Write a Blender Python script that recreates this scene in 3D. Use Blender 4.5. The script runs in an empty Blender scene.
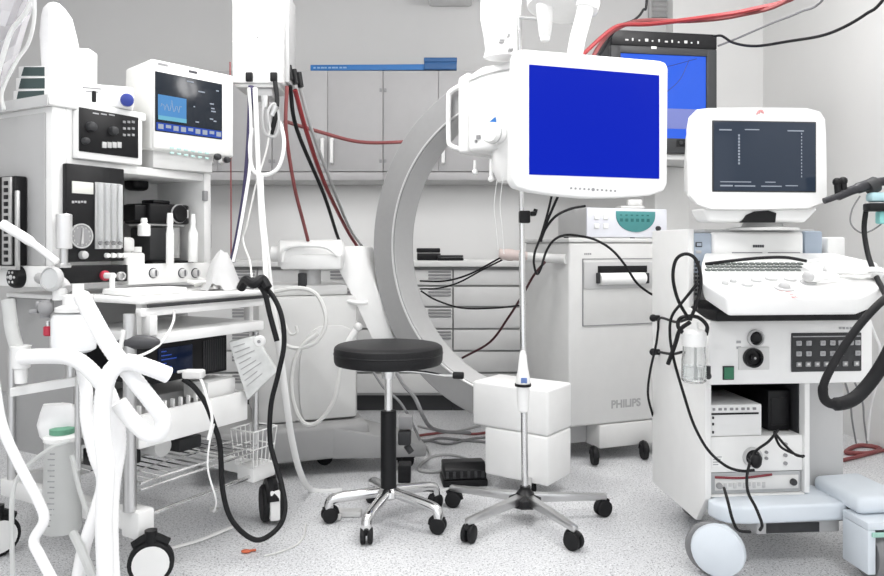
import bpy, bmesh, math, random
from mathutils import Vector, Matrix
random.seed(7)
SC = bpy.context.scene
COL = SC.collection
PI = math.pi
# ------------------------------------------------------------------ camera geometry (metres; camera 1 m up, looking along +Y)
F, HZ, CX, H = 740.0, 248.0, 442.0, 1.0
def P(px, py, D):
    """world point seen at photo position px,py when it is D metres away"""
    return Vector(((px-CX)/F*D, D, H+(HZ-py)/F*D))
def PL(D, *pts):
    """polyline: points (px,py) or (px,py,depth)"""
    return [P(p[0], p[1], p[2] if len(p) > 2 else D) for p in pts]
def FL(px, py, z=0.0):
    D = F*(H-z)/(py-HZ)
    return P(px, py, D)

class Fr:
    """a thing's own frame: floor point, turned about the vertical"""
    def __init__(s, x, y, yaw):
        s.o = Vector((x, y, 0)); s.yaw = math.radians(yaw)
        s.ux = Vector((math.cos(s.yaw), math.sin(s.yaw), 0)); s.uy = Vector((-math.sin(s.yaw), math.cos(s.yaw), 0))
    def loc(s, w):
        d = Vector(w)-s.o
        return Vector((d.dot(s.ux), d.dot(s.uy), w[2]))
    def w(s, p): return s.o+s.ux*p[0]+s.uy*p[1]+Vector((0, 0, p[2]))
    def hy(s, px, py, v=0.0):
        d = Vector(((px-CX)/F, 1, (HZ-py)/F))
        k = (v+s.o.dot(s.uy))/d.dot(s.uy)
        q = d*k; q.z += H
        return s.loc(q)
    def hx(s, px, py, u=0.0):
        d = Vector(((px-CX)/F, 1, (HZ-py)/F))
        k = (u+s.o.dot(s.ux))/d.dot(s.ux)
        q = d*k; q.z += H
        return s.loc(q)
    def rc(s, px0, px1, py0, py1, v=0.0):
        a = s.hy(px0, py0, v); b = s.hy(px0, py1, v); c = s.hy(px1, py0, v)
        return a.x, c.x, b.z, a.z

# ------------------------------------------------------------------ materials
MATS = {}
def mat(name, col, rough=0.45, metal=0.0, trans=0.0, emit=0.0, vary=0.04, scale=14.0, alpha=1.0, bump=0.0, ior=1.45, spec=0.5, dim=1.0):
    if name in MATS: return MATS[name]
    m = bpy.data.materials.new(name); m.use_nodes = True
    nt = m.node_tree; b = nt.nodes['Principled BSDF']
    b.inputs['Roughness'].default_value = rough
    b.inputs['Metallic'].default_value = metal
    b.inputs['Transmission Weight'].default_value = trans
    b.inputs['IOR'].default_value = ior
    b.inputs['Specular IOR Level'].default_value = spec
    b.inputs['Alpha'].default_value = alpha
    c = (col[0], col[1], col[2], 1)
    tc = nt.nodes.new('ShaderNodeTexCoord'); nz = nt.nodes.new('ShaderNodeTexNoise')
    nz.inputs['Scale'].default_value = scale; nz.inputs['Detail'].default_value = 3
    nt.links.new(tc.outputs['Object'], nz.inputs['Vector'])
    mx = nt.nodes.new('ShaderNodeMix'); mx.data_type = 'RGBA'
    mx.inputs[6].default_value = tuple(max(0, x*dim*(1-vary)) for x in col[:3])+(1,)
    mx.inputs[7].default_value = tuple(min(1, x*dim*(1+vary)) for x in col[:3])+(1,)
    nt.links.new(nz.outputs['Fac'], mx.inputs[0])
    nt.links.new(mx.outputs[2], b.inputs['Base Color'])
    if emit:
        b.inputs['Emission Color'].default_value = c
        b.inputs['Emission Strength'].default_value = emit
    if bump:
        bp = nt.nodes.new('ShaderNodeBump'); bp.inputs['Strength'].default_value = bump; bp.inputs['Distance'].default_value = .004
        nt.links.new(nz.outputs['Fac'], bp.inputs['Height']); nt.links.new(bp.outputs['Normal'], b.inputs['Normal'])
    MATS[name] = m
    return m
WH = mat('white_plastic', (.84, .84, .83), .38)
WM = mat('white_painted_metal', (.80, .80, .79), .42)
WC = mat('white_sheet_plastic', (.88, .88, .88), .3, bump=.5, scale=22)
CR = mat('pale_grey_plastic', (.66, .66, .65), .45)
LG = mat('light_grey_plastic', (.50, .50, .50), .45)
MG = mat('mid_grey_plastic', (.28, .28, .285), .5)
DG = mat('dark_grey_plastic', (.038, .039, .041), .45, spec=.35)
BK = mat('black_plastic', (.007, .007, .008), .4, spec=.3)
BR = mat('black_rubber', (.010, .010, .011), .6, spec=.3)
LE = mat('black_leatherette', (.010, .010, .011), .45, bump=.25, scale=60, spec=.3)
CH = mat('polished_chrome', (.72, .72, .72), .16, 1.0)
ST = mat('brushed_steel', (.60, .60, .60), .3, 1.0)
SG = mat('silver_grey_paint', (.30, .30, .30), .45, .1, scale=40)
SL = mat('silver_lit_side', (.50, .50, .50), .4, .1, scale=40)  # lighter copy of the silver, for the lit inner face of the hoop
BG = mat('blue_grey_plastic', (.36, .42, .50), .5)
BGL = mat('pale_blue_plastic', (.66, .71, .76), .45)
DRW = mat('drawer_laminate', (.66, .66, .655), .45)
CAB = mat('cabinet_laminate', (.42, .415, .42), .45)
CABE = mat('cabinet_edge', (.40, .40, .40), .45)
RED = mat('red_rubber', (.27, .028, .032), .45)
REDD = mat('dull_red_rubber', (.22, .06, .06), .5)
REDP = mat('red_plastic', (.45, .03, .06), .4)
BLU = mat('blue_card', (.02, .15, .42), .45)
BLUD = mat('dark_blue_card', (.015, .09, .25), .45)
PUR = mat('purple_rubber', (.045, .038, .09), .5)
GRN = mat('green_plastic', (.03, .17, .09), .4)
TEAL = mat('teal_display', (.07, .27, .27), .3)
GLS = mat('clear_glass', (.95, .96, .96), .04, trans=1.0, vary=0)
CLR = mat('clear_plastic', (.93, .94, .94), .12, trans=.8, vary=.02, ior=1.2)
MLK = mat('milky_plastic', (.80, .81, .80), .3, trans=.45, ior=1.2)
TUBE = mat('milky_tubing', (.80, .80, .78), .3, trans=.15)
HOSE = mat('white_hose', (.92, .92, .92), .4)
GRW = mat('grey_rubber', (.20, .20, .205), .5)
GRL = mat('pale_grey_rubber', (.42, .42, .42), .5)
BEI = mat('beige_pink_plastic', (.50, .42, .40), .5)
SB = mat('screen_blue', (.0045, .021, .53), .5, emit=1.0, vary=.02, scale=3, spec=.04, dim=.01)
SB2 = mat('screen_bright_blue', (.03, .13, .80), .15, emit=.95, vary=.1, scale=5, spec=.25, dim=.06)
SD = mat('screen_dark', (.014, .020, .030), .15, emit=.7, vary=.1, spec=.3, dim=.3)
SS = mat('screen_slate', (.030, .042, .065), .12, emit=.8, vary=.15, scale=4, spec=.3, dim=.3)
SW = mat('screen_white_mark', (.42, .47, .55), .3, emit=.8, dim=.1, spec=.2)
SC_ = mat('screen_cyan', (.07, .24, .52), .3, emit=1.0, dim=.1, spec=.2, vary=.3, scale=20)
SBB = mat('screen_bar_blue', (.02, .07, .40), .3, emit=.9, dim=.1, spec=.2)
PPR = mat('white_paper', (.86, .86, .85), .7)
INK = mat('dark_print', (.05, .05, .06), .6)
INKL = mat('pale_grey_print', (.40, .40, .41), .6)
PNK = mat('pink_ink', (.75, .36, .36), .6)
MNT = mat('mint_print', (.30, .62, .55), .5)
ORG = mat('orange_plastic', (.55, .12, .05), .5)

# ------------------------------------------------------------------ mesh building
def spline(pts, n=6, closed=False):
    pts = [Vector(p) for p in pts]
    if len(pts) < 3: return pts
    out = []
    N = len(pts); rng = N if closed else N-1
    for i in range(rng):
        if closed: p0, p1, p2, p3 = pts[(i-1) % N], pts[i], pts[(i+1) % N], pts[(i+2) % N]
        else:
            p1, p2 = pts[i], pts[i+1]
            p0 = pts[i-1] if i else p1*2-p2
            p3 = pts[i+2] if i+2 < N else p2*2-p1
        for k in range(n):
            t = k/n
            out.append(.5*((2*p1)+(-p0+p2)*t+(2*p0-5*p1+4*p2-p3)*t*t+(-p0+3*p1-3*p2+p3)*t**3))
    if not closed: out.append(pts[-1])
    return out

class MB:
    def __init__(s): s.bm = bmesh.new(); s.mi = 0; s.M = None
    def _fin(s, vs, fs):
        for f in fs: f.material_index = s.mi
        if s.M is not None:
            for v in vs: v.co = s.M @ v.co
        return s
    def box(s, x0, x1, y0, y1, z0, z1, bev=0.0, seg=2):
        vs = [s.bm.verts.new((x, y, z)) for x in sorted((x0, x1)) for y in sorted((y0, y1)) for z in sorted((z0, z1))]
        q = [(0, 1, 3, 2), (4, 6, 7, 5), (0, 4, 5, 1), (2, 3, 7, 6), (0, 2, 6, 4), (1, 5, 7, 3)]
        fs = [s.bm.faces.new([vs[i] for i in f]) for f in q]
        return s._bev(vs, fs, bev, seg)
    def _bev(s, vs, fs, bev, seg):
        if bev > 0:
            es = list({e for f in fs for e in f.edges})
            r = bmesh.ops.bevel(s.bm, geom=es, offset=bev, segments=seg, profile=.5, affect='EDGES', clamp_overlap=True)
            vs = list({v for f in r['faces'] for v in f.verts}); fs = list({f for v in vs for f in v.link_faces})
        return s._fin(vs, fs)
    def prism(s, poly, ax, a, b, bev=0.0, seg=2):
        """poly: 2D outline; ax 'y': (x,z) swept y a..b; 'x': (y,z) swept x; 'z': (x,y) swept z"""
        def mk(p, t):
            return {'y': (p[0], t, p[1]), 'x': (t, p[0], p[1]), 'z': (p[0], p[1], t)}[ax]
        A = [s.bm.verts.new(mk(p, a)) for p in poly]; B = [s.bm.verts.new(mk(p, b)) for p in poly]
        n = len(poly); fs = [s.bm.faces.new(A), s.bm.faces.new(B[::-1])]
        for i in range(n):
            j = (i+1) % n
            fs.append(s.bm.faces.new((A[i], B[i], B[j], A[j])))
        bmesh.ops.recalc_face_normals(s.bm, faces=fs)
        return s._bev(A+B, fs, bev, seg)
    def hull(s, pts, faces, bev=0.0):
        vs = [s.bm.verts.new(p) for p in pts]
        fs = [s.bm.faces.new([vs[i] for i in f]) for f in faces]
        bmesh.ops.recalc_face_normals(s.bm, faces=fs)
        return s._bev(vs, fs, bev, 2)
    def hexa(s, bottom, top, bev=0.0):
        """eight corners: four below, four above, same order"""
        return s.hull(list(bottom)+list(top), [(0, 1, 2, 3), (4, 5, 6, 7), (0, 1, 5, 4), (1, 2, 6, 5), (2, 3, 7, 6), (3, 0, 4, 7)], bev)
    def lathe(s, prof, p, axis=(0, 0, 1), n=24, sx=1.0):
        """prof: list of (radius, height along axis)"""
        p = Vector(p); a = Vector(axis).normalized()
        q = a.to_track_quat('Z', 'Y')
        rings = []; vs = []; fs = []
        for r, h in prof:
            if r < 1e-6:
                v = s.bm.verts.new(p+q @ Vector((0, 0, h))); rings.append([v]); vs.append(v)
            else:
                R = [s.bm.verts.new(p+q @ Vector((sx*r*math.cos(2*PI*i/n), r*math.sin(2*PI*i/n), h))) for i in range(n)]
                rings.append(R); vs += R
        for A, B in zip(rings, rings[1:]):
            if len(A) == 1 and len(B) == 1: continue
            for i in range(n):
                j = (i+1) % n
                if len(A) == 1: fs.append(s.bm.faces.new((A[0], B[i], B[j])))
                elif len(B) == 1: fs.append(s.bm.faces.new((A[i], A[j], B[0])))
                else: fs.append(s.bm.faces.new((A[i], A[j], B[j], B[i])))
        if len(rings[0]) > 1: fs.append(s.bm.faces.new(rings[0][::-1]))
        if len(rings[-1]) > 1: fs.append(s.bm.faces.new(rings[-1]))
        bmesh.ops.recalc_face_normals(s.bm, faces=fs)
        return s._fin(vs, fs)
    def cyl(s, p, q, r, r2=None, n=20, b=0.0):
        p = Vector(p); q = Vector(q); L = (q-p).length
        r2 = r if r2 is None else r2
        if b: pr = [(r-b, 0), (r, b), (r2, L-b), (r2-b, L)]
        else: pr = [(r, 0), (r2, L)]
        return s.lathe(pr, p, q-p, n)
    def tube(s, pts, r, n=8, sm=6, closed=False, ring=0.0, flat=1.0, up=None):
        if sm: pts = spline(pts, sm, closed)
        else: pts = [Vector(p) for p in pts]
        if ring:     # even spacing so corrugations are regular
            d = [0.0]
            for a, b in zip(pts, pts[1:]): d.append(d[-1]+(b-a).length)
            m = max(4, int(d[-1]/(ring*.5))); q = []; k = 0
            for i in range(m+1):
                t = d[-1]*i/m
                while k < len(d)-2 and d[k+1] < t: k += 1
                q.append(pts[k].lerp(pts[k+1], (t-d[k])/max(1e-9, d[k+1]-d[k])))
            pts = q
        N = len(pts); T = []
        for i in range(N):
            a = pts[i-1] if (i or closed) else pts[i]
            b = pts[(i+1) % N] if (i < N-1 or closed) else pts[i]
            t = (b-a); T.append(t.normalized() if t.length > 1e-9 else Vector((0, 0, 1)))
        u = T[0].orthogonal().normalized() if up is None else (Vector(up)-T[0]*Vector(up).dot(T[0])).normalized()
        rings = []; vs = []; fs = []
        for i in range(N):
            if up is None: u = (u-T[i]*u.dot(T[i])).normalized()
            else: u = (Vector(up)-T[i]*Vector(up).dot(T[i])).normalized()
            w = T[i].cross(u)
            rr = r[min(len(r)-1, int(i*len(r)/N))] if isinstance(r, (list, tuple)) else r
            if ring and i % 2: rr *= .955
            R = [s.bm.verts.new(pts[i]+(u*math.cos(2*PI*k/n)*flat+w*math.sin(2*PI*k/n))*rr) for k in range(n)]
            rings.append(R); vs += R
        pr = list(zip(rings, rings[1:]))+([(rings[-1], rings[0])] if closed else [])
        for A, B in pr:
            for k in range(n):
                j = (k+1) % n
                fs.append(s.bm.faces.new((A[k], A[j], B[j], B[k])))
        if not closed:
            fs.append(s.bm.faces.new(rings[0][::-1])); fs.append(s.bm.faces.new(rings[-1]))
        return s._fin(vs, fs)
    def ball(s, c, r, n=20, m=10, sc=(1, 1, 1)):
        c = Vector(c); vs = []; fs = []
        top = s.bm.verts.new(c+Vector((0, 0, r*sc[2]))); bot = s.bm.verts.new(c-Vector((0, 0, r*sc[2]))); rings = []
        for i in range(1, m):
            th = PI*i/m
            R = [s.bm.verts.new(c+Vector((r*sc[0]*math.sin(th)*math.cos(2*PI*k/n), r*sc[1]*math.sin(th)*math.sin(2*PI*k/n), r*sc[2]*math.cos(th)))) for k in range(n)]
            rings.append(R); vs += R
        for k in range(n):
            j = (k+1) % n
            fs.append(s.bm.faces.new((top, rings[0][k], rings[0][j]))); fs.append(s.bm.faces.new((bot, rings[-1][j], rings[-1][k])))
            for A, B in zip(rings, rings[1:]): fs.append(s.bm.faces.new((A[k], B[k], B[j], A[j])))
        vs += [top, bot]
        return s._fin(vs, fs)
    def mesh(s, name, mats):
        me = bpy.data.meshes.new(name); s.bm.to_mesh(me); s.bm.free()
        for m in (mats if isinstance(mats, (list, tuple)) else [mats]): me.materials.append(m)
        me.polygons.foreach_set('use_smooth', [True]*len(me.polygons))
        me.set_sharp_from_angle(angle=math.radians(38))
        return me
    def out(s, name, mats, parent=None, w=False):
        """a part of parent; w: built in world coordinates"""
        me = s.mesh(name, mats); o = bpy.data.objects.new(name, me); COL.objects.link(o)
        if parent is not None:
            o.parent = parent
            if w:
                m = Matrix(); q = parent
                while q is not None: m = q.matrix_basis @ m; q = q.parent
                me.transform(m.inverted())
        return o
    def thing(s, name, mats, label, cat, group=None):
        """a top-level thing of one mesh; origin set to the middle of its base"""
        o = s.out(name, mats); me = o.data
        xs = [v.co for v in me.vertices]
        c = Vector(((min(v.x for v in xs)+max(v.x for v in xs))/2, (min(v.y for v in xs)+max(v.y for v in xs))/2, min(v.z for v in xs)))
        me.transform(Matrix.Translation(-c)); o.location = c
        return tag(o, label, cat, group)
def tag(o, label, cat, group=None):
    o['label'] = label; o['category'] = cat
    if group: o['group'] = group
    return o
def empty(name, fr, label, cat, group=None, z=0.0):
    o = bpy.data.objects.new(name, None); COL.objects.link(o)
    o.empty_display_size = .05
    o.location = (fr.o.x, fr.o.y, z); o.rotation_euler = (0, 0, fr.yaw)
    return tag(o, label, cat, group)
def struct(name, mb, m, parent=None):
    o = mb.out(name, m, parent)
    if parent is None: o['kind'] = 'structure'
    return o
def dup(o, parent=None):
    c = o.copy(); COL.objects.link(c)
    if parent is not None: c.parent = parent
    for ch in o.children: dup(ch, c)
    return c
def text(s, size, m, parent, M, name='lettering', depth=.0006, bold=0.0):
    cu = bpy.data.curves.new(name, 'FONT'); cu.body = s; cu.size = size; cu.extrude = depth
    cu.offset = bold
    t = bpy.data.objects.new(name, cu); COL.objects.link(t)
    bpy.context.view_layer.update()
    me = bpy.data.meshes.new_from_object(t.evaluated_get(bpy.context.evaluated_depsgraph_get()))
    bpy.data.objects.remove(t); bpy.data.curves.remove(cu)
    me.transform(M @ Matrix.Rotation(PI/2, 4, 'X')); me.name = name
    me.materials.clear(); me.materials.append(m)
    o = bpy.data.objects.new(name, me); COL.objects.link(o); o.parent = parent
    return o
def cable(name, pts, r, m, label, cat='cable', group=None, n=7, sm=6, **k):
    return MB().tube(pts, r, n, sm, **k).thing(name, m, label, cat, group)
def castor(parent, p, r, face=0.0, w=.022, fm=BK, wm=BR, hub=None, z0=0.0, twin=True, up=.03, hr=.66):
    """swivel castor: fork part with its wheel; p = local floor point; face = rolling direction (radians)"""
    d = Vector((math.cos(face), math.sin(face), 0)); a = Vector((-math.sin(face), math.cos(face), 0))
    c = Vector((p[0], p[1], r+z0))
    f = MB()
    f.cyl(c+Vector((0, 0, r*.55)), c+Vector((0, 0, r+up)), r*.28, n=14)
    k = [c+d*(-r*.9)+Vector((0, 0, r*.2)), c+d*(-r*.75)+Vector((0, 0, r*.8)), c+Vector((0, 0, r*1.12)), c+d*(r*.7)+Vector((0, 0, r*.85)), c+d*(r*.95)+Vector((0, 0, r*.3))]
    if hr > .7: k = [c+d*(-r*.75)+Vector((0, 0, r*.80)), c+Vector((0, 0, r*1.16)), c+d*(r*.75)+Vector((0, 0, r*.80))]
    f.tube(k, w*.62 if hr < .7 else w*.42, 8, 4, up=a, flat=1.0)
    fo = f.out('castor', fm, parent)
    wb = MB()
    for s in ((-1, 1) if twin else (0,)):
        off = a*(s*w*.55); hw = w*.42 if twin else w*.5
        wb.lathe([(r*.62, -hw), (r*.9, -hw), (r, -hw*.6), (r, hw*.6), (r*.9, hw), (r*.62, hw)], c+off, a, 24)
        if hub is not None:
            wb.mi = 1; wb.lathe([(0, -hw*1.15), (r*hr, -hw*1.08), (r*hr, hw*1.08), (0, hw*1.15)], c+off, a, 24); wb.mi = 0
    wb.out('wheel', [wm, hub or wm], fo)
    return fo
def knob(mb, p, axis, r, h, n=18):
    return mb.lathe([(r, 0), (r, h*.55), (r*.86, h*.9), (r*.6, h), (0, h)], p, axis, n)

# ------------------------------------------------------------------ the room
def room():
    XL, XR, YF, YB, ZC = -3.25, 2.17, -1.6, 5.15, 2.9
    fl = bpy.data.materials.new('speckled_terrazzo'); fl.use_nodes = True
    nt = fl.node_tree; b = nt.nodes['Principled BSDF']; b.inputs['Roughness'].default_value = .32
    tc = nt.nodes.new('ShaderNodeTexCoord')
    base = None
    def mix(fac, a, bcol):
        mx = nt.nodes.new('ShaderNodeMix'); mx.data_type = 'RGBA'
        nt.links.new(fac, mx.inputs[0])
        if isinstance(a, tuple): mx.inputs[6].default_value = a
        else: nt.links.new(a, mx.inputs[6])
        mx.inputs[7].default_value = bcol
        return mx.outputs[2]
    def specks(scale, lo, hi, seed):
        mp = nt.nodes.new('ShaderNodeMapping'); mp.inputs['Location'].default_value = (seed, seed*2, 0)
        nt.links.new(tc.outputs['Object'], mp.inputs[0])
        v = nt.nodes.new('ShaderNodeTexNoise'); v.inputs['Scale'].default_value = scale; v.inputs['Detail'].default_value = 1
        nt.links.new(mp.outputs[0], v.inputs['Vector'])
        r = nt.nodes.new('ShaderNodeMapRange'); r.inputs[1].default_value = lo; r.inputs[2].default_value = hi
        nt.links.new(v.outputs['Fac'], r.inputs[0])
        return r.outputs[0]
    c = mix(specks(3, .35, .65, 0), (.60, .605, .62, 1), (.68, .685, .695, 1))
    c = mix(specks(120, .60, .66, 3), c, (.30, .305, .32, 1))
    c = mix(specks(190, .61, .67, 9), c, (.17, .17, .18, 1))
    c = mix(specks(140, .62, .68, 5), c, (.82, .83, .85, 1))
    nt.links.new(c, b.inputs['Base Color'])
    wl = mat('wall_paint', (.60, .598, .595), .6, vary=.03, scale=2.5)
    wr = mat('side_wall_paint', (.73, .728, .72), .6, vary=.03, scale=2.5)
    cl = mat('ceiling_paint', (.85, .85, .84), .8)
    struct('floor', MB().box(XL, XR, YF, YB, -.1, 0), fl)
    struct('wall_back', MB().box(XL, XR+.1, YB, YB+.1, -.1, ZC), wl)
    struct('wall_right', MB().box(XR, XR+.1, YF, YB, -.1, ZC), wr)
    struct('wall_left', MB().box(XL-.1, XL, YF, YB, -.1, ZC), wl)
    struct('ceiling', MB().box(XL, XR, YF, YB, ZC, ZC+.1), cl)
    struct('trim_1', MB().box(P(673, 0, 5.0).x, XR, 5.0, YB, 0, ZC), wr)
    # things high on the back wall
    g = Fr(0, 0, 0)
    a = P(649, 21, 5.12); c2 = P(671, -22, 5.12)
    t = empty('air_vent', Fr((a.x+c2.x)/2, 5.12, 0), 'grey slatted air vent high on the back wall beside the pillar', 'vent', z=a.z)
    w2 = (c2.x-a.x)/2; hh = c2.z-a.z
    m = MB(); m.box(-w2, w2, 0, .03, 0, .02).box(-w2, w2, 0, .03, hh-.02, hh).box(-w2, -w2+.02, 0, .03, 0, hh).box(w2-.02, w2, 0, .03, 0, hh); m.out('frame', CABE, t)
    m = MB()
    for k in range(7):
        z = .03+k*(hh-.05)/7
        m.hexa([(-w2+.02, .0, z), (w2-.02, .0, z), (w2-.02, .025, z+.02), (-w2+.02, .025, z+.02)], [(-w2+.02, .0, z+.004), (w2-.02, .0, z+.004), (w2-.02, .025, z+.024), (-w2+.02, .025, z+.024)])
    m.out('slats', LG, t)
    a = P(428, -8, 4.85); c2 = P(474, -40, 4.85)
    t = empty('air_conditioner', Fr((a.x+c2.x)/2, 4.85, 0), 'white wall box high above the blue carton, only its lower edge in view', 'air conditioner', z=a.z)
    w2 = (c2.x-a.x)/2
    MB().box(-w2, w2, 0, .3, 0, .24, .02).out('casing', WH, t)
    MB().box(-w2+.02, w2-.02, -.006, .004, .02, .045, .003).out('outlet_louvre', CR, t)
room()

# ------------------------------------------------------------------ fitted furniture on the back wall
def furniture():
    D = 4.75
    zb, zt = P(0, 180, D).z, P(0, 70, D).z
    xs = [P(p, 0, D).x for p in (162, 272, 383, 494, 605)]
    labs = ['grey wall cabinet behind the patient monitor and white pendant, leftmost of the row',
            'grey wall cabinet carrying the thin end of the long blue carton',
            'grey wall cabinet behind the top of the silver C-shaped arm',
            'grey wall cabinet mostly hidden behind the white monitor, rightmost of the row']
    for i in range(4):
        x0, x1 = xs[i], xs[i+1]; w = x1-x0; h = zt-zb
        t = empty('wall_cabinet', Fr((x0+x1)/2, D, 0), labs[i], 'cabinet', 'wall cabinets over the counter', z=zb)
        MB().box(-w/2+.001, w/2-.001, .022, .385, 0, h, .002).out('body', CABE, t)
        MB().box(-w/2+.001, w/2-.001, .0, .022, 0, .05, .003).out('valance', CAB, t)
        for s in (-1, 1):
            d = MB().box(s*.0008, s*(w/2-.0018), 0, .02, .055, h-.004, .003).out('door', CAB, t)
            m = MB()
            m.tube([(s*.03, 0, .11), (s*.03, -.03, .11), (s*.03, -.03, .26), (s*.03, 0, .26)], .012, 8, 0)
            m.out('handle', WH, d)
            for z in (.11, h-.14): MB().box(s*(w/2-.022), s*(w/2-.006), -.006, .001, z, z+.022, .002).out('hinge', MG, d)
    # worktop and drawer units
    D = 4.5
    zt = P(0, 261, 4.47).z
    o = MB().box(-1.95, 1.25, 4.46, 5.145, zt-.035, zt, .006).thing('worktop', mat('worktop_laminate', (.70, .70, .69), .35), 'long pale worktop along the back wall under the wall cabinets', 'worktop')
    bx = [P(p, 0, D).x for p in (159, 257, 355, 453, 551)]
    labs = ['grey drawer unit under the worktop behind the anaesthesia trolley', 'grey drawer unit under the worktop behind the base of the C-shaped arm',
            'grey drawer unit under the worktop seen through the hoop of the silver arm', 'grey drawer unit under the worktop beside the tall grey cart']
    seams = [269, 286, 307, 329, 351, 373, 394]
    zs = [P(0, y, D).z for y in seams]
    for i in range(4):
        x0, x1 = bx[i], bx[i+1]; w = x1-x0
        t = empty('drawer_unit', Fr((x0+x1)/2, D, 0), labs[i], 'drawer unit', 'drawer units under the worktop')
        MB().box(-w/2+.001, w/2-.001, .02, .63, .10, zt-.037, .002).out('body', CABE, t)
        MB().box(-w/2+.001, w/2-.001, .06, .6, .0, .10).out('plinth', DG, t)
        for a, b in zip(zs, zs[1:]):
            d = MB().box(-w/2+.004, w/2-.004, 0, .019, b+.006, a-.006, .003).out('drawer', DRW, t)
            m = MB()
            xa, xb = (w/2-.15, w/2-.012)
            m.box(xa, xb, -.006, .002, a-.062, a-.05, .002).box(xa, xb, -.006, .002, a-.042, a-.030, .002).box(xa, xb, -.006, .002, a-.022, a-.012, .002)
            m.out('handle', MG, d)
    # things on the worktop
    a = P(418, 256, 4.7); m = MB(); w = .165
    zt2 = zt
    f = Fr(P(429, 0, 4.7).x, 4.7, 3)
    t = empty('instrument_case', f, 'black case with a lid on the worktop, taller one inside the silver hoop', 'case', 'black cases on the worktop', z=zt2)
    MB().box(-.075, .075, 0, .12, 0, .045, .006).out('case_base', BK, t); MB().box(-.078, .072, -.003, .123, .048, .078, .008).out('lid', BK, t)
    f = Fr(P(451, 0, 4.62).x, 4.6, -4)
    t = empty('instrument_case', f, 'flat black case on the worktop, right of the taller black case', 'case', 'black cases on the worktop', z=zt2)
    MB().box(-.085, .075, 0, .1, 0, .018, .004).out('case_base', BK, t); MB().box(-.083, .073, 0, .1, .0195, .034, .004).out('lid', DG, t)
    t = empty('junction_box', Fr(P(348, 0, 4.2).x, 4.55, 0), 'small black connector box on the worktop where the red hoses end', 'junction box', z=zt2)
    MB().box(-.09, .06, 0, .1, 0, .07, .006).out('housing', BK, t); MB().box(-.07, .04, -.008, .002, .015, .05, .003).out('socket_plate', DG, t)
    # long blue carton and blue box on top of the wall cabinets
    z = P(0, 70, 4.75).z
    x0 = P(309, 0, 4.72).x; x1 = P(424, 0, 4.68).x
    t = empty('fluorescent_tube_carton', Fr(x0, 4.77, -1.5), 'long thin blue carton lying along the top of the wall cabinets', 'carton', z=z)
    MB().box(0, x1-x0, 0, .06, .001, .038, .002).out('sleeve', BLU, t)
    m = MB()
    for k in range(9): m.box(.02+k*.024, .034+k*.024+.004*(k % 3), -.0012, .0005, .014, .024)
    m.out('lettering', mat('pale_blue_print', (.25, .4, .6), .6), t)
    xa = P(423, 0, 4.68).x; xb = P(456, 0, 4.68).x
    t = empty('box', Fr(xa+.006, 4.74, 0), 'short dark blue box at the right end of the long blue carton', 'box', z=z)
    MB().box(0, xb-xa, 0, .12, .001, .05, .003).out('carton', BLUD, t); MB().box(-.002, xb-xa+.002, -.002, .122, .05, .078, .003).out('lid', BLUD, t)
furniture()
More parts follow.
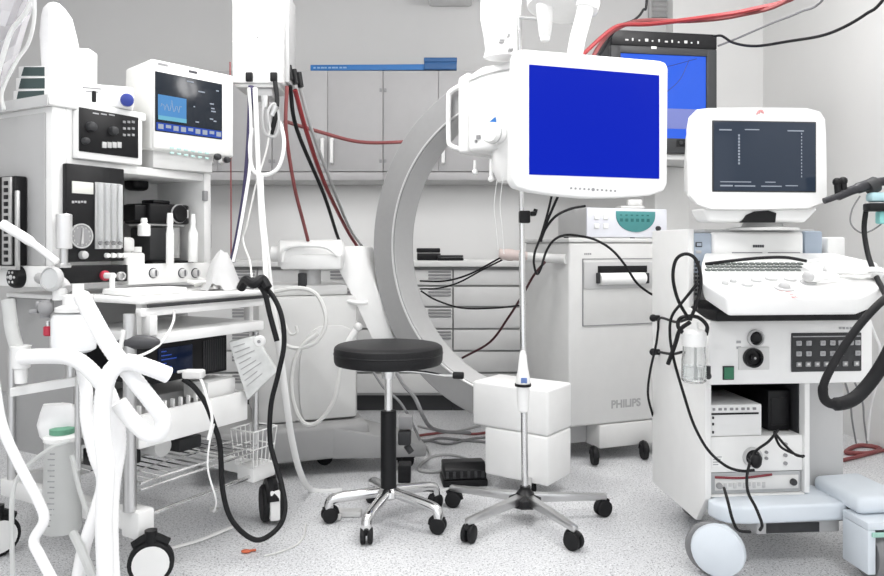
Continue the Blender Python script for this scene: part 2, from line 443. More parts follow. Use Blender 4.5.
# ------------------------------------------------------------------ anaesthesia trolley on the left
A = Fr(-0.914, 2.24, 60.6)      # local x runs along its front, local y into the machine
YB_ = .357                      # front plane of the upper housing
def anaesthesia():
    t = empty('anaesthesia_machine', A, 'tall white anaesthesia trolley with black flow panel, silver legs and wheels at the left edge', 'anaesthesia machine')
    XR = A.hy(211, 200, YB_).x
    zt = A.hy(67, 99, YB_).z; zs = A.hy(67, 158, YB_).z; zb = A.hy(67, 285, YB_).z; z1 = A.hy(67, 265, YB_).z
    # housing: left tower, back, right post, floor and shelf of the open bay
    m = MB()
    m.box(-.05, .0, YB_, .66, zb, zt-.03, .006).box(0, .022, YB_+.002, .66, zb, zt-.03, .001).box(.022, XR, .63, .66, zb, zs, .002).box(XR-.035, XR, YB_, .63, zb, zs, .004)
    m.box(.022, XR-.035, YB_+.005, .63, zs-.03, zs, .003).box(.022, XR-.035, YB_+.005, .63, zb, zb+.02, .002).box(.022, .30, .63, .66, zs, zt-.03)
    m.out('housing', WM, t)
    MB().box(-.056, -.0505, YB_+.03, .65, zb+.02, zt-.05, .002).out('side_panel', mat('trolley_side_grey', (.42, .42, .42), .5), t)
    MB().box(-.068, .30, YB_-.012, .68, zt-.03, zt, .006).out('top_plate', WM, t)
    MB().box(-.073, -.0685, YB_-.01, .69, zt-.034, zt+.002, .001).out('edge_trim', LG, t)
    # ventilator module under the top plate
    x0, x1, za, zb2 = A.rc(66, 139, 104, 156, YB_)
    m = MB(); m.box(.024, x1, YB_-.02, .60, zs+.001, zt-.031, .006); v = m.out('ventilator_module', WM, t)
    x0, x1, za, zb2 = A.rc(79, 138, 107, 151, YB_-.022)
    MB().box(x0, x1, YB_-.025, YB_-.0195, za, zb2, .002).out('control_panel', BK, v)
    for px, py, r in ((90, 127, .017), (112, 131, .015), (84, 141, .011)):
        q = A.hy(px, py, YB_-.025); m = MB(); knob(m, q, (0, -1, 0), r, .022); m.out('knob', DG, v)
    for k in range(4):
        q = A.hy(104+k*5.0, 145, YB_-.025); MB().box(q.x-.008, q.x+.008, q.y-.004, q.y+.001, q.z-.010, q.z+.010, .001).out('button', LG, v)
    for k in range(3):
        for j in range(3):
            q = A.hy(124+k*4.5, 122+j*6.5, YB_-.025); MB().box(q.x-.005, q.x+.005, q.y-.003, q.y+.001, q.z-.004, q.z+.004).out('button', MG, v)
    m = MB()
    for k in range(3):
        q = A.hy(96+8*k, 113.5+k*.8, YB_-.025); m.box(q.x-.012, q.x+.010, q.y-.001, q.y+.001, q.z-.002, q.z+.002)
    m.out('panel_print', INKL, v)
    # flow panel
    x0, x1, za, zb2 = A.rc(66, 124, 163, 262, YB_-.02); x0 = max(x0, -.02)
    fp = MB().box(x0, x1, YB_-.022, YB_+.0, za, zb2, .004).out('flow_panel', BK, t)
    a, b, c, d = A.rc(72, 93, 181, 193, YB_-.023); MB().box(a, b, YB_-.026, YB_-.021, c, d, .001).out('display', mat('pale_display', (.62, .62, .58), .2, emit=.15), fp)
    a, b, c, d = A.rc(95, 121, 182, 249, YB_-.023)
    MB().box(a, b, YB_-.025, YB_-.021, c, d, .001).out('flowmeter_scale', mat('scale_plate', (.5, .5, .5), .5), fp)
    for k in range(4):
        xx = a+(b-a)*(k+.5)/4
        MB().cyl((xx, YB_-.034, c+.004), (xx, YB_-.034, d-.004), .0095, n=14).out('flow_tube', CLR, fp)
        m = MB().ball((xx, YB_-.034, c+.02), .007, 10, 6); m.out('float', DG, fp)
    q = A.hy(80, 236, YB_-.022)
    MB().lathe([(.040, 0), (.040, .006), (.036, .008), (0, .008)], q, (0, -1, 0), 28).out('oxygen_gauge', MG, fp)
    m = MB(); m.lathe([(.040, 0), (.041, .011), (.037, .011), (.036, .002)], q, (0, -1, 0), 28)
    for k in range(12):
        an = 2*PI*k/12; e = q+Vector((math.sin(an)*.03, -.009, math.cos(an)*.03)); m.box(e.x-.0015, e.x+.0015, e.y-.001, e.y+.001, e.z-.003, e.z+.003)
    m.hexa([(q.x-.004, q.y-.012, q.z-.026), (q.x+.006, q.y-.012, q.z-.026), (q.x+.006, q.y-.009, q.z-.026), (q.x-.004, q.y-.009, q.z-.026)],
           [(q.x+.002, q.y-.012, q.z+.026), (q.x+.004, q.y-.012, q.z+.026), (q.x+.004, q.y-.009, q.z+.026), (q.x+.002, q.y-.009, q.z+.026)])
    m.out('gauge_rim', LG, fp)
    q = A.hy(82, 255, YB_-.022); m = MB(); knob(m, q, (0, -1, 0), .014, .02); m.out('knob', LG, fp)
    for k, px in enumerate((106, 112, 118, 123)):
        q = A.hy(px, 255.5, YB_-.022); m = MB(); knob(m, q, (0, -1, 0), .009, .016, 12); m.out('flow_valve', WH, fp)
    m = MB()
    for k in range(5):
        q = A.hy(73+k*3, 202, YB_-.022); m.box(q.x-.004, q.x+.004, q.y-.001, q.y+.001, q.z-.004+.002*(k % 2), q.z+.004)
    m.out('panel_print', INKL, fp)
    # lower control strip
    x0, x1, za, zb2 = A.rc(63, 127, 266, 284, YB_-.03)
    st = MB().box(x0, x1, YB_-.032, YB_+.02, za, zb2, .003).out('control_strip', BK, t)
    q = A.hy(104, 275.5, YB_-.032); m = MB(); m.lathe([(.017, 0), (.017, .01), (.012, .012), (.012, .003)], q, (0, -1, 0)); m.out('red_ring', REDP, st)
    m = MB(); m.cyl(q, q+Vector((0, -.05, 0)), .010).cyl(q+Vector((0, -.042, .004)), q+Vector((0, -.042, -.07)), .009); m.out('outlet_elbow', WH, st)
    q = A.hy(120, 276, YB_-.032); m = MB(); m.lathe([(.015, 0), (.015, .012), (.010, .013), (.010, .004)], q, (0, -1, 0)); m.out('outlet_ring', LG, st)
    x0, x1, za, zb2 = A.rc(128, 209, 264.5, 285, YB_-.03)
    sw = MB().box(x0, x1, YB_-.032, YB_+.03, za, zb2, .004).out('dial_strip', WM, t)
    for px in (153, 182, 195):
        q = A.hy(px, 273, YB_-.032); m = MB(); m.lathe([(.016, 0), (.016, .012), (.012, .016), (0, .016)], q, (0, -1, 0)); m.mi = 1
        m.box(q.x-.002, q.x+.002, q.y-.018, q.y-.014, q.z-.011, q.z+.011); m.lathe([(.019, 0), (.019, .003), (.017, .003)], q, (0, -1, 0))
        m.out('dial', [LG, INK], sw)
    # fittings in the bay
    q = A.hy(127, 182.5, .60); MB().box(q.x, q.x+.08, .56, .63, q.z-.03, q.z+.03, .02, 3).out('valve_block', BK, t)
    q = A.hy(205, 196, YB_-.002); MB().box(q.x-.014, q.x+.006, q.y-.012, q.y+.003, q.z-.02, q.z+.02, .003).out('latch', MG, t)
    q = A.hy(212, 236, YB_+.02)
    MB().tube([(XR, .40, q.z+.05), (XR+.035, .40, q.z+.05), (XR+.035, .40, q.z-.05), (XR, .40, q.z-.05)], .006, 8, 0).out('side_handle', ST, t)
    # side: rail plate with black knob, slotted rack, gauge
    zz0 = A.hx(30, 287, -.07).z; zz1 = A.hx(30, 266, -.07).z
    MB().box(-.072, -.058, YB_-.01, .80, zz0, zz1, .003).out('side_rail', WM, t)
    q = A.hx(20, 277, -.072); m = MB(); knob(m, q, (-1, 0, 0), .036, .03, 24); m.mi = 1
    for k in range(6):
        an = 2*PI*k/6; e = q+Vector((-.029, math.cos(an)*.018, math.sin(an)*.018)); m.ball(e, .005, 8, 5)
    m.ball(q+Vector((-.028, 0, 0)), .009, 10, 6)
    m.out('valve_knob', [BK, LG], t)
    a = A.hx(21, 176, -.08); q = A.hx(21, 266, -.08)
    rk = MB().box(-.10, -.058, a.y, a.y+.25, q.z, a.z, .006).out('gas_block', BK, t)
    m = MB()
    m.box(-.108, -.10, a.y+.01, a.y+.06, q.z+.004, a.z-.004, .002).out('slotted_strip', ST, rk)
    m = MB()
    for k in range(12): m.box(-.1105, -.107, a.y+.024, a.y+.046, q.z+.014+k*.0225, q.z+.028+k*.0225, .002)
    m.out('slot', BK, rk)
    m = MB(); m.box(-.112, -.10, a.y-.03, a.y+.25, q.z-.012, q.z, .002).box(-.112, -.10, a.y-.03, a.y-.018, q.z-.01, a.z-.05, .002); m.out('bracket', ST, rk)
    # vertical grey tube beside the flow panel
    a = A.hy(64, 214, YB_-.05); b = A.hy(64, 249, YB_-.05)
    MB().cyl((a.x, a.y, b.z), (a.x, a.y, a.z), .024, n=20, b=.003).out('pressure_cylinder', mat('satin_aluminium', (.72, .72, .72), .35, .6), t)
    m = MB(); m.cyl((a.x, a.y, b.z-.05), (a.x, a.y, b.z), .012); m.box(a.x-.02, a.x+.02, a.y-.01, YB_-.03, b.z-.06, b.z-.045, .003); m.out('cylinder_fitting', ST, t)
    # lower body: side panel, worktop, shelves, drawers
    zt2 = A.hy(142, 303, 0).z
    MB().box(.0, .56, .0, .70, zt2-.005, zt2+.012, .006).out('worktop', WH, t)
    zA, zB = A.hy(142, 317, 0).z, A.hy(142, 306.5, 0).z
    MB().box(.0, .53, -.004, .022, zA, zB-.0065, .003).out('front_rail', WH, t)
    m = MB(); m.box(.02, .55, -.016, -.0045, zB-.005, zB+.006, .001); m.out('edge_strip', DG, t)
    MB().box(.02, .54, .40, .68, .33, zt2-.006, .004).out('lower_cabinet', LG, t)
    MB().box(.005, .0195, .33, .70, .30, zt2-.006, .003).out('lower_side_panel', mat('trolley_lower_grey', (.34, .34, .34), .5), t)
    zA, zB = A.hy(159, 344, 0).z, A.hy(159, 333, 0).z
    MB().box(.055, .53, -.006, .40, zA, zB, .005).out('shelf', WH, t)
    MB().box(.03, .055, .03, .06, zA-.01, zt2-.006, .004).out('shelf_bracket', WM, t); MB().box(.515, .535, .05, .08, zA-.01, zt2-.006, .003).out('shelf_bracket', WM, t); MB().box(.02, .05, -.02, .02, zA+.03, zB+.06, .006).out('rail_block', WM, t)
    # black device hung below the shelf
    a, b, c, d = A.rc(147, 227, 346, 386, .06)
    dv = MB().box(a, b, .06, .36, c, zA-.002, .004).out('gas_monitor', BK, t)
    a2, b2, c2, d2 = A.rc(158, 192, 349, 376, .058)
    MB().box(a2, b2, .055, .061, c2, d2, .001).out('screen', mat('dim_blue_screen', (.006, .015, .05), .2, emit=.3, dim=.3, spec=.3, vary=.5, scale=30), dv)
    m = MB()
    for k in range(5): m.box(a2+.01, a2+.03+.02*((k*7) % 3), .0535, .056, d2-.012-k*.013, d2-.009-k*.013)
    m.out('readout', SBB, dv)
    m = MB()
    for k in range(10): m.box(b-.11+k*.010, b-.105+k*.010, .0575, .061, c+.01, d-.01)
    m.out('grille', DG, dv)
    # open white drawer tray with fins
    a, b, c, d = A.rc(139, 248, 416, 450, 0)
    tr = MB()
    tr.box(a, b, 0, .018, c, d, .005).box(a, a+.015, .018, .39, c, d, .003).box(b-.015, b, .018, .39, c, d, .003).box(a, b, .018, .39, c, c+.02, .003)
    tro = tr.out('drawer', WH, t)
    m = MB()
    for k in range(9): m.box(a+.03+k*.032, a+.038+k*.032, .035, .05, c+.02, d+.020, .002)
    m.out('divider', WH, tro)
    MB().box(a+.016, b-.016, .17, .38, c+.021, d+.01, .004).out('drawer_insert', LG, tro)
    MB().box(a+.30, b-.03, .03, .15, d-.01, d+.05, .004).out('connector_block', WH, tro)
    # base frame
    zf = A.hy(146, 516, 0).z
    m = MB(); m.box(-.03, .03, -.03, .05, zf-.055, zf+.03, .008); m.out('foot_block', WH, t)
    MB().box(-.02, .02, .05, .70, zf-.04, zf+.02, .006).out('base_side_beam', WH, t)
    MB().box(.52, .56, .02, .70, zf-.02, zf+.03, .006).out('base_side_beam', WH, t)
    MB().box(.03, .56, .66, .70, zf-.04, zf+.02, .006).out('base_rear_beam', WH, t)
    MB().tube([(.03, -.0, zf), (.58, -.0, zf)], .007, 10, 0).out('base_front_rod', CH, t)
    MB().box(.46, .575, -.02, .06, zf-.02, zf+.035, .006).out('front_corner_bracket', WH, t)
    zw = A.hy(139, 484, 0).z
    m = MB()
    for y in (.0, .12, .24, .36): m.tube([(.0, y, zw), (.50, y, zw)], .004, 6, 0)
    for k in range(14): m.tube([(.01+k*.037, .0, zw), (.01+k*.037, .36, zw)], .0028, 5, 0)
    m.tube([(.0, .0, zw-.02), (.50, .0, zw-.02)], .004, 6, 0)
    m.out('wire_shelf', CH, t)
    # legs
    zt3 = A.hy(131, 378, 0).z
    a = A.hy(132, 400, .0)
    MB().cyl((a.x-.0, 0.01, zf+.03), (a.x, .01, zt2-.03), .0195, n=20).out('leg', ST, t)
    MB().cyl((-.0, .66, zf), (-.0, .66, zt2-.008), .016, n=16).out('leg', ST, t)
    MB().cyl((.545, .05, zf+.035), (.545, .05, zA-.01), .012, n=16).out('leg', ST, t)
    # wheels: large castor at the near corner etc.
    def bigcastor(px, py, r, face, hub):
        q = A.loc(FL(px, py)); return castor(t, q, r, face, .03, BK, BR, hub, twin=False, up=.035)
    q = A.loc(P(151, 0, 2.20)); castor(t, (q.x, q.y, 0), .066, -1.058+.30, .034, BK, BR, WH, twin=False, up=.03, hr=.80)
    q = A.loc(P(271, 0, 2.72)); c_ = castor(t, (q.x, q.y, 0), .066, math.radians(-150.6+22), .038, BK, BR, None, twin=True, up=.03)
    dd = Vector((math.cos(math.radians(-128.6)), math.sin(math.radians(-128.6)), 0)); m = MB(); m.M = Matrix.Translation((q.x+dd.x*.045, q.y+dd.y*.045, 0)) @ Matrix.Rotation(math.radians(-128.6), 4, 'Z'); m.box(0, .03, -.014, .022, .02, .128, .006); m.out('wheel_guard', WH, c_)
    q = A.loc(P(-2, 0, 2.40)); castor(t, (q.x, q.y, 0), .066, -.2, .034, BK, BR, WH, twin=False, up=.035, hr=.80)
    # absorber arm, canister and valves in front of the side (built from their places in the room)
    D = 2.12
    a = P(74, 315, D); b = P(74, 352, D)
    c = MB(); c.lathe([(0, 0), (.045, 0), (.058, .008), (.060, .03), (.060, .095), (.054, .108), (.03, .116), (0, .116)], (a.x, a.y, b.z), (0, 0, 1), 28)
    c.out('absorber_canister', mat('milky_canister', (.84, .85, .86), .25), t, True)
    m = MB(); m.lathe([(.05, 0), (.05, .012), (.03, .02), (.03, .045), (.018, .05), (0, .05)], (a.x, a.y, b.z+.116), (0, 0, 1), 24)
    m.cyl(P(60, 300, D), P(60, 288, D), .02); m.cyl(P(78, 296, D), P(78, 284, D), .016); m.box(a.x-.05, a.x+.05, a.y-.02, a.y+.02, b.z+.15, b.z+.165, .004)
    m.out('absorber_head', WM, t, True)
    m = MB(); m.tube([P(66, 290, D), P(60, 282, D+.02), P(48, 280, D+.1), P(40, 278, D+.25)], .018, 10); m.out('absorber_arm', LG, t, True)
    q = P(54, 279, D-.02); m = MB(); m.lathe([(.034, 0), (.036, .012), (.03, .02), (.028, .012), (0, .012)], q, (-.25, -1, .1), 24); m.out('pressure_gauge', [LG], t, True)
    m = MB(); m.lathe([(.029, 0), (.029, .002), (0, .002)], q+Vector((-.004, -.0125, .001)), (-.25, -1, .1), 24); m.out('gauge_glass', mat('gauge_glass_grey', (.55, .56, .56), .15), t, True)
    m = MB(); m.cyl(P(38, 305, D), P(52, 303, D), .012).cyl(P(45, 300, D), P(45, 318, D), .014).cyl(P(30, 312, D), P(38, 311, D), .007).ball(P(46, 308, D-.01), .022, 14, 8); m.out('relief_valve', MG, t, True)
    q = P(48, 331, D); m = MB(); m.cyl(q+Vector((0, 0, -.014)), q+Vector((0, 0, .014)), .0125, n=16, b=.003); m.out('valve_cap', REDP, t, True)
    m = MB(); m.cyl(P(48, 321, D), P(48, 327, D), .006).cyl(P(51, 336, D), P(51, 356, D), .004); m.out('valve_stem', ST, t, True)
    # bracket arm with white cup at its end
    m = MB(); a = P(12, 392, D+.02); b = P(77, 381, D+.02); 
    m.hexa([a+Vector((0, -.012, -.013)), b+Vector((0, -.012, -.013)), b+Vector((0, .012, -.013)), a+Vector((0, .012, -.013))], [a+Vector((0, -.012, .013)), b+Vector((0, -.012, .013)), b+Vector((0, .012, .013)), a+Vector((0, .012, .013))], .003)
    m.out('bracket_arm', WM, t, True)
    m = MB(); q = P(21, 383, D); m.lathe([(.016, 0), (.018, .04), (.024, .045), (.026, .10), (.028, .106), (.022, .108), (.020, .06)], q, (0, 0, 1), 20); m.out('valve_housing', WH, t, True)
    m = MB(); m.cyl(P(78, 378, D+.03), P(78, 470, D+.03), .009, n=12).cyl(P(71, 365, D+.03), P(71, 385, D+.03), .014, n=12); m.out('bottle_post', ST, t, True)
    m = MB(); m.tube([P(0, 262, D-.05), P(0, 262, D-.05)+Vector((.0, 0, 0)), P(62, 276, D-.06)], .004, 6, 0)
    m.bm.clear(); a = P(2, 224, D-.02); b = P(57, 262, D-.02)
    m.tube([a, a.lerp(b, .5)+Vector((0, 0, .006)), b], [.014]*6+[.010]*6, 12); m.out('flap_tube', WH, t, True)
    return t
AM = anaesthesia()

def patient_monitor():
    d0 = 2.68
    M_ = Fr(P(151, 0, d0).x, d0, 50.5)
    zb = M_.hy(151, 150).z; zt = M_.hy(151, 58).z; w = M_.hy(233, 100).x; h = zt-zb
    t = empty('patient_monitor', M_, 'white patient monitor with blue waveform window and knobs on top of the anaesthesia trolley', 'monitor', z=zb)
    dz = zb
    def rc(a, b, c, d, v): r = M_.rc(a, b, c, d, v); return r[0], r[1], r[2]-dz, r[3]-dz
    MB().prism([(0, 0), (.19, .02), (.19, h-.01), (.0, h)], 'x', 0, w, .012, 3).out('housing', mat('cream_plastic', (.76, .76, .74), .4), t)
    MB().box(0.004, w-.004, -.012, .006, .004, h-.004, .01, 3).out('bezel', mat('cream_plastic', (.76, .76, .74), .4), t)
    x0, x1, za, zb2 = rc(155, 222, 71, 131, -.012); 
    s = MB().box(x0, x1, -.0145, -.010, za, zb2, .002).out('screen', SD, t)
    W_, H_ = x1-x0, zb2-za
    MB().box(x0+.01, x0+W_*.44, -.0165, -.0140, za+H_*.27, za+H_*.62).out('display_window', SC_, s)
    MB().box(x0+.01, x0+W_*.44, -.0175, -.0160, za+H_*.20, za+H_*.27).out('display_strip', mat('cyan_band', (.12, .42, .58), .3, emit=.9, dim=.1), s)
    m = MB(); m.box(x0+.004, x1-.004, -.0165, -.0140, za+.004, za+H_*.15); m.mi = 1
    for k in range(9): m.box(x0+.01+k*W_*.108, x0+.008+(k+.72)*W_*.108, -.018, -.0160, za+.010+.006*(k % 3 == 1), za+H_*.125)
    m.out('soft_key_bar', [SBB, SW], s)
    m = MB()
    for k, (fx, fz, l) in enumerate(((.80, .60, .06), (.82, .47, .07), (.80, .33, .05), (.86, .3, .04), (.62, .78, .10), (.55, .5, .02), (.9, .85, .04), (.82, .52, .05), (.45, .92, .1), (.58, .24, .05))):
        m.box(x0+fx*W_, x0+(fx+l)*W_, -.0165, -.0140, za+fz*H_, za+(fz+.02)*H_)
    m.tube([(x0+.02+k*.004, -.0165, za+H_*(.42+.06*math.sin(k*1.3)+(.08 if k % 8 == 3 else 0))) for k in range(22)], .0009, 4, 0)
    m.out('readout', SW, s)
    for px, py, r in ((216.5, 157, .013), (226, 160, .012)):
        q = M_.hy(px, py, -.012); q.z -= dz; m = MB(); knob(m, q, (0, -1, 0), r, .02); m.out('knob', DG, t)
    for k in range(12):
        q = M_.hy(172+(k % 6)*7, 148+(k % 6)*1.1+(k//6)*5, -.012); q.z -= dz; MB().box(q.x-.009, q.x+.007, q.y-.003, q.y+.001, q.z-.003, q.z+.004, .001).out('button', mat('mint_key', (.45, .66, .62), .5), t)
    q = M_.hy(163, 64.5, -.012); q.z -= dz; MB().box(q.x-.02, q.x+.02, q.y-.001, q.y+.001, q.z-.005, q.z+.005, .001).out('badge', MG, t)
    q = M_.hy(193, 72, -.012); q.z -= dz; MB().box(q.x-.018, q.x+.018, q.y-.001, q.y+.001, q.z-.005, q.z+.005, .001).out('badge', INK, t)
    zs = A.hy(67, 158, YB_).z
    MB().box(.02, w-.08, .02, .17, zs-dz+.001, .012, .004).out('foot', CR, t)
    m = MB(); a = M_.hy(147, 139, -.03); a.z -= dz; b = M_.hy(153, 160, -.03); b.z -= dz
patient_monitor()

def on_machine():
    zt = A.hy(67, 99, YB_).z
    L = lambda x, y, z=0: A.w((x, y, z))
    # tall white plastic-wrapped thing on the top plate
    D = 2.55
    c = P(68, 98, D)
    m = MB(); ring = []
    prof = [(98, 47, 91), (84, 45.5, 88), (60, 42.5, 81), (35, 41, 76), (18, 41.5, 71), (9, 44, 65), (4, 48, 60), (2.5, 52, 56)]
    rows = []
    for py, a, b in prof:
        pa, pb = P(a, py, D), P(b, py, D); cx = (pa.x+pb.x)/2; rx = (pb.x-pa.x)/2
        rows.append([m.bm.verts.new((cx+rx*math.cos(th)*(1+.035*math.sin(5*th+py)), D+rx*.75*math.sin(th)*(1+.05*math.sin(7*th)), max(zt+.001, pa.z) if py < 98 else zt+.001)) for th in [2*PI*k/28 for k in range(28)]])
    for r1, r2 in zip(rows, rows[1:]):
        for k in range(28): m.bm.faces.new((r1[k], r1[(k+1) % 28], r2[(k+1) % 28], r2[k]))
    m.bm.faces.new(rows[0][::-1]); m.bm.faces.new(rows[-1])
    m.thing('plastic_bag', WC, 'tall white plastic-wrapped bundle standing on top of the anaesthesia trolley', 'bag')
    # stack of dark-fronted cartons
    f = Fr(*L(.01, .50)[:2], 60.6-90)
    for k, (z, w, h) in enumerate(((0, .135, .047), (.048, .122, .043), (.092, .108, .038))):
        q = P(13+k*2.6, 0, 2.52)
        f = Fr(q.x, 2.52, -12+k*3)
        t = empty('carton', f, ('dark green and white carton at the bottom of the small stack on the trolley top', 'dark green and white carton in the middle of the small stack on the trolley top',
                                'dark green and white carton topmost of the small stack on the trolley top')[k], 'carton', 'cartons stacked on the trolley top', z=zt+.002+z)
        MB().box(0, w-.005, 0, .11, 0, h, .003).out('box', PPR, t)
        MB().prism([(.012, .005), (w-.012, .003), (w-.012, h-.005), (.022, h-.003)], 'y', -.0015, .001).out('printed_front', mat('dark_teal_print', (.045, .07, .07), .5), t)
    # white box behind, device with blue knob
    q = P(79, 0, 2.70); f = Fr(q.x, 2.66, 5)
    t = empty('dispenser_box', f, 'white box standing behind the wrapped bundle on the trolley top', 'box', z=zt+.001)
    hz = P(0, 51, 2.7).z-zt
    m = MB().box(-.02, .055, 0, .08, 0, hz, .006).out('box', WH, t)
    m = MB(); m.cyl((-.008, -.003, hz-.02), (-.008, .002, hz-.02), .005); m.out('screw', MG, t)
    a = P(82, 0, 2.52); f = Fr(a.x, 2.52, 25)
    t = empty('suction_regulator', f, 'low white device with dark slot and blue knob on the trolley top', 'device', z=zt+.001)
    b = f.hy(134, 92).x; hh = f.hy(84, 83).z-zt
    MB().box(0, b, 0, .12, 0, hh, .01, 3).out('housing', WH, t)
    q = f.hy(94, 93); MB().box(q.x-.007, q.x+.007, -.003, .003, .012, hh-.025, .004).out('slot', BK, t)
    q = f.hy(127, 100); m = MB(); m.lathe([(.022, 0), (.022, .018), (.016, .022), (0, .022)], (q.x, 0, .026), (0, -1, 0), 20); m.out('knob', mat('deep_blue_plastic', (.02, .04, .25), .35), t)
    m = MB(); m.box(.002, .06, -.002, .001, hh-.018, hh-.015).box(.012, .05, -.002, .001, hh-.03, hh-.027); m.out('vent_slit', MG, t)
    # vaporizer in the open bay
    zb = A.hy(67, 265, YB_).z-.026
    va = A.hy(150, 200, .40); vb = A.hy(190, 205, .40); za = A.hy(165, 262, .40).z
    zf = A.hy(67, 285, YB_).z+.02
    f2 = A.w((va.x, .40, 0)); fr = Fr(f2.x, f2.y, 60.6); w = vb.x-va.x
    t = empty('vaporizer', fr, 'black vaporizer with round dial in the open bay of the trolley', 'vaporizer', z=zf)
    hz = lambda py, px=170: A.hy(px, py, .40).z-zf
    MB().box(.02, w+.03, .01, .16, .0, hz(261), .006).out('base', BK, t)
    MB().box(.0, w, 0.0, .15, hz(224), hz(204), .01, 3).out('head', BK, t)
    MB().box(-.05, .02, .02, .12, hz(222), hz(206), .006).out('locking_block', BK, t)
    MB().box(.04, .12, .03, .1, hz(204), hz(200), .006).out('top_cap', BK, t)
    MB().box(.015, w-.01, .02, .14, hz(226), hz(224)+.004, .001).out('collar', ST, t)
    MB().box(.02, w*.55, .025, .14, hz(261), hz(227), .01).out('body', DG, t)
    MB().cyl((w*.72, .06, hz(258)), (w*.72, .06, hz(227)), .042, n=22).out('sump', mat('grey_clear_bowl', (.55, .55, .54), .15, trans=.3), t)
    q = Vector((w*.70, 0, hz(214, 182))); m = MB(); m.lathe([(.034, 0), (.034, .012), (.030, .016), (0, .016)], q, (0, -1, 0), 26); m.mi = 1
    m.lathe([(.037, 0), (.037, .006), (.034, .0065), (.034, .001)], q, (0, -1, 0), 26); m.box(q.x+.028, q.x+.034, -.018, -.012, q.z-.016, q.z+.016)
    m.out('dial', [BK, LG], t)
    # bottles and syringe-like white things in the bay
    def bottle(px, v, p0, p1, r, label, mt=WH, neck=.5, cap=None, z0=None):
        b = A.hy(px, p1, v); tp = A.hy(px, p0, v); w0 = A.w((b.x, v, 0)); z0 = z0 if z0 is not None else b.z; hh = tp.z-z0
        t = empty('bottle', Fr(w0.x, w0.y, 0), label, 'bottle', z=z0)
        MB().lathe([(0, 0), (r*.9, 0), (r, r*.15), (r, hh*.6), (r*neck, hh*.72), (r*neck, hh*.80), (0, hh*.80)], (0, 0, 0), (0, 0, 1), 18).out('body', mt, t)
        MB().lathe([(0, hh*.80), (r*neck*1.15, hh*.80), (r*neck*.9, hh), (0, hh)], (0, 0, 0), (0, 0, 1), 16).out('cap', cap or mt, t)
    bottle(144, .345, 218, 243, .022, 'small white bottle hooked on the black block left of the vaporizer', z0=A.hy(144, 236, .345).z)
    bottle(170, .30, 213, 265, .014, 'slim white bottle standing in front of the vaporizer head', neck=.75)
    bottle(193, .31, 214, 262, .018, 'white bottle with a shoulder standing right of the vaporizer', neck=.5)
    b = A.hy(128, 262, .36); w0 = A.w((b.x, .40, 0))
    t = empty('filter_housing', Fr(w0.x, w0.y, 60.6), 'blocky white filter housing in the trolley bay beside the flow panel', 'filter', z=zf)
    MB().box(.0, .085, -.03, .06, .0, .085, .012, 3).out('body', WH, t); MB().box(.0, .05, -.02, .05, .0855, .14, .015, 3).out('cap', WH, t)
    m = MB(); m.cyl((.06, -.01, .0855), (.06, -.01, .105), .017); m.out('port', WM, t)
    # things on the white worktop and below
    zt2 = A.hy(142, 303, 0).z+.0125
    a = A.w((.16, .19, 0)); t = MB(); t.prism([(-.11, -.07), (.12, -.08), (.15, .04), (-.08, .10)], 'z', zt2, zt2+.02, .006)
    t.M = None
    me = t; me.bm.verts.ensure_lookup_table()
    bmesh.ops.rotate(me.bm, verts=me.bm.verts[:], cent=(0, 0, 0), matrix=Matrix.Rotation(A.yaw, 3, 'Z')); bmesh.ops.translate(me.bm, verts=me.bm.verts[:], vec=(a.x, a.y, 0))
    me.thing('towel', PPR, 'folded white towel lying on the trolley worktop below the black flow panel', 'towel')
    a = A.w((.44, .20, 0)); m = MB()
    rnd = random.Random(3)
    for k in range(5):
        pts = [(a.x+rnd.uniform(-.05, .07), a.y+rnd.uniform(-.08, .1), zt2+.012+rnd.uniform(0, .012)+.01*j/3) for j in range(6)]
        m.tube(pts, .0065, 7, 5)
    m.thing('tubing_bundle', TUBE, 'tangle of thin clear tubing heaped on the right end of the trolley worktop', 'tubing')
    # crumpled white film on the right end
    a = P(222, 268, 2.72); m = MB(); g = []
    for i in range(9):
        row = []
        for j in range(9):
            u, v = i/8-.5, j/8-.5
            row.append(m.bm.verts.new((a.x+u*.12, a.y+v*.14, zt2+.005+max(0, .14*(1-(u*u+v*v)*3.2))+rnd.uniform(-.012, .012)*(abs(u) < .45))))
        g.append(row)
    for i in range(8):
        for j in range(8): m.bm.faces.new((g[i][j], g[i+1][j], g[i+1][j+1], g[i][j+1]))
    r = bmesh.ops.solidify(m.bm, geom=m.bm.faces[:], thickness=.003)
    m.thing('plastic_wrapper', WC, 'crumpled white plastic wrapper at the right end of the trolley worktop', 'wrapper')
    # sealed pack of tubing hanging at the front right
    D = 2.60; f = [P(228, 342, D), P(255, 336, D+.02), P(277, 372, D+.03), P(247, 401, D)]
    m = MB(); m.hexa([p+Vector((0, .03, 0)) for p in f], f, .006)
    o = m.thing('sterile_pack', mat('clear_pack_film', (.62, .63, .62), .2, vary=.25, scale=30), 'grey-white sealed pack hanging tilted at the right front of the trolley', 'pack')
    m = MB()
    for k in range(8):
        s0 = f[0].lerp(f[3], .1+k*.1); s1 = f[1].lerp(f[2], .1+k*.1)
        m.tube([s0.lerp(s1, .12)-Vector((0, .002, 0)), s0.lerp(s1, .55+.1*(k % 3))-Vector((0, .002, 0))], .0016, 5, 0)
    m.out('printed_lines', INKL, o, True)
    q = P(260, 341, 2.58); m = MB(); m.lathe([(.02, 0), (.02, .01), (.016, .014), (0, .014)], q, (0, -1, 0), 20); m.mi = 1; m.lathe([(.006, .0), (.006, .018), (0, .018)], q, (0, -1, 0), 10)
    m.thing('clamp_knob', [WH, MG], 'small round white clamp disc beside the hanging sealed pack', 'clamp')
    # suction bottle
    D = 2.2
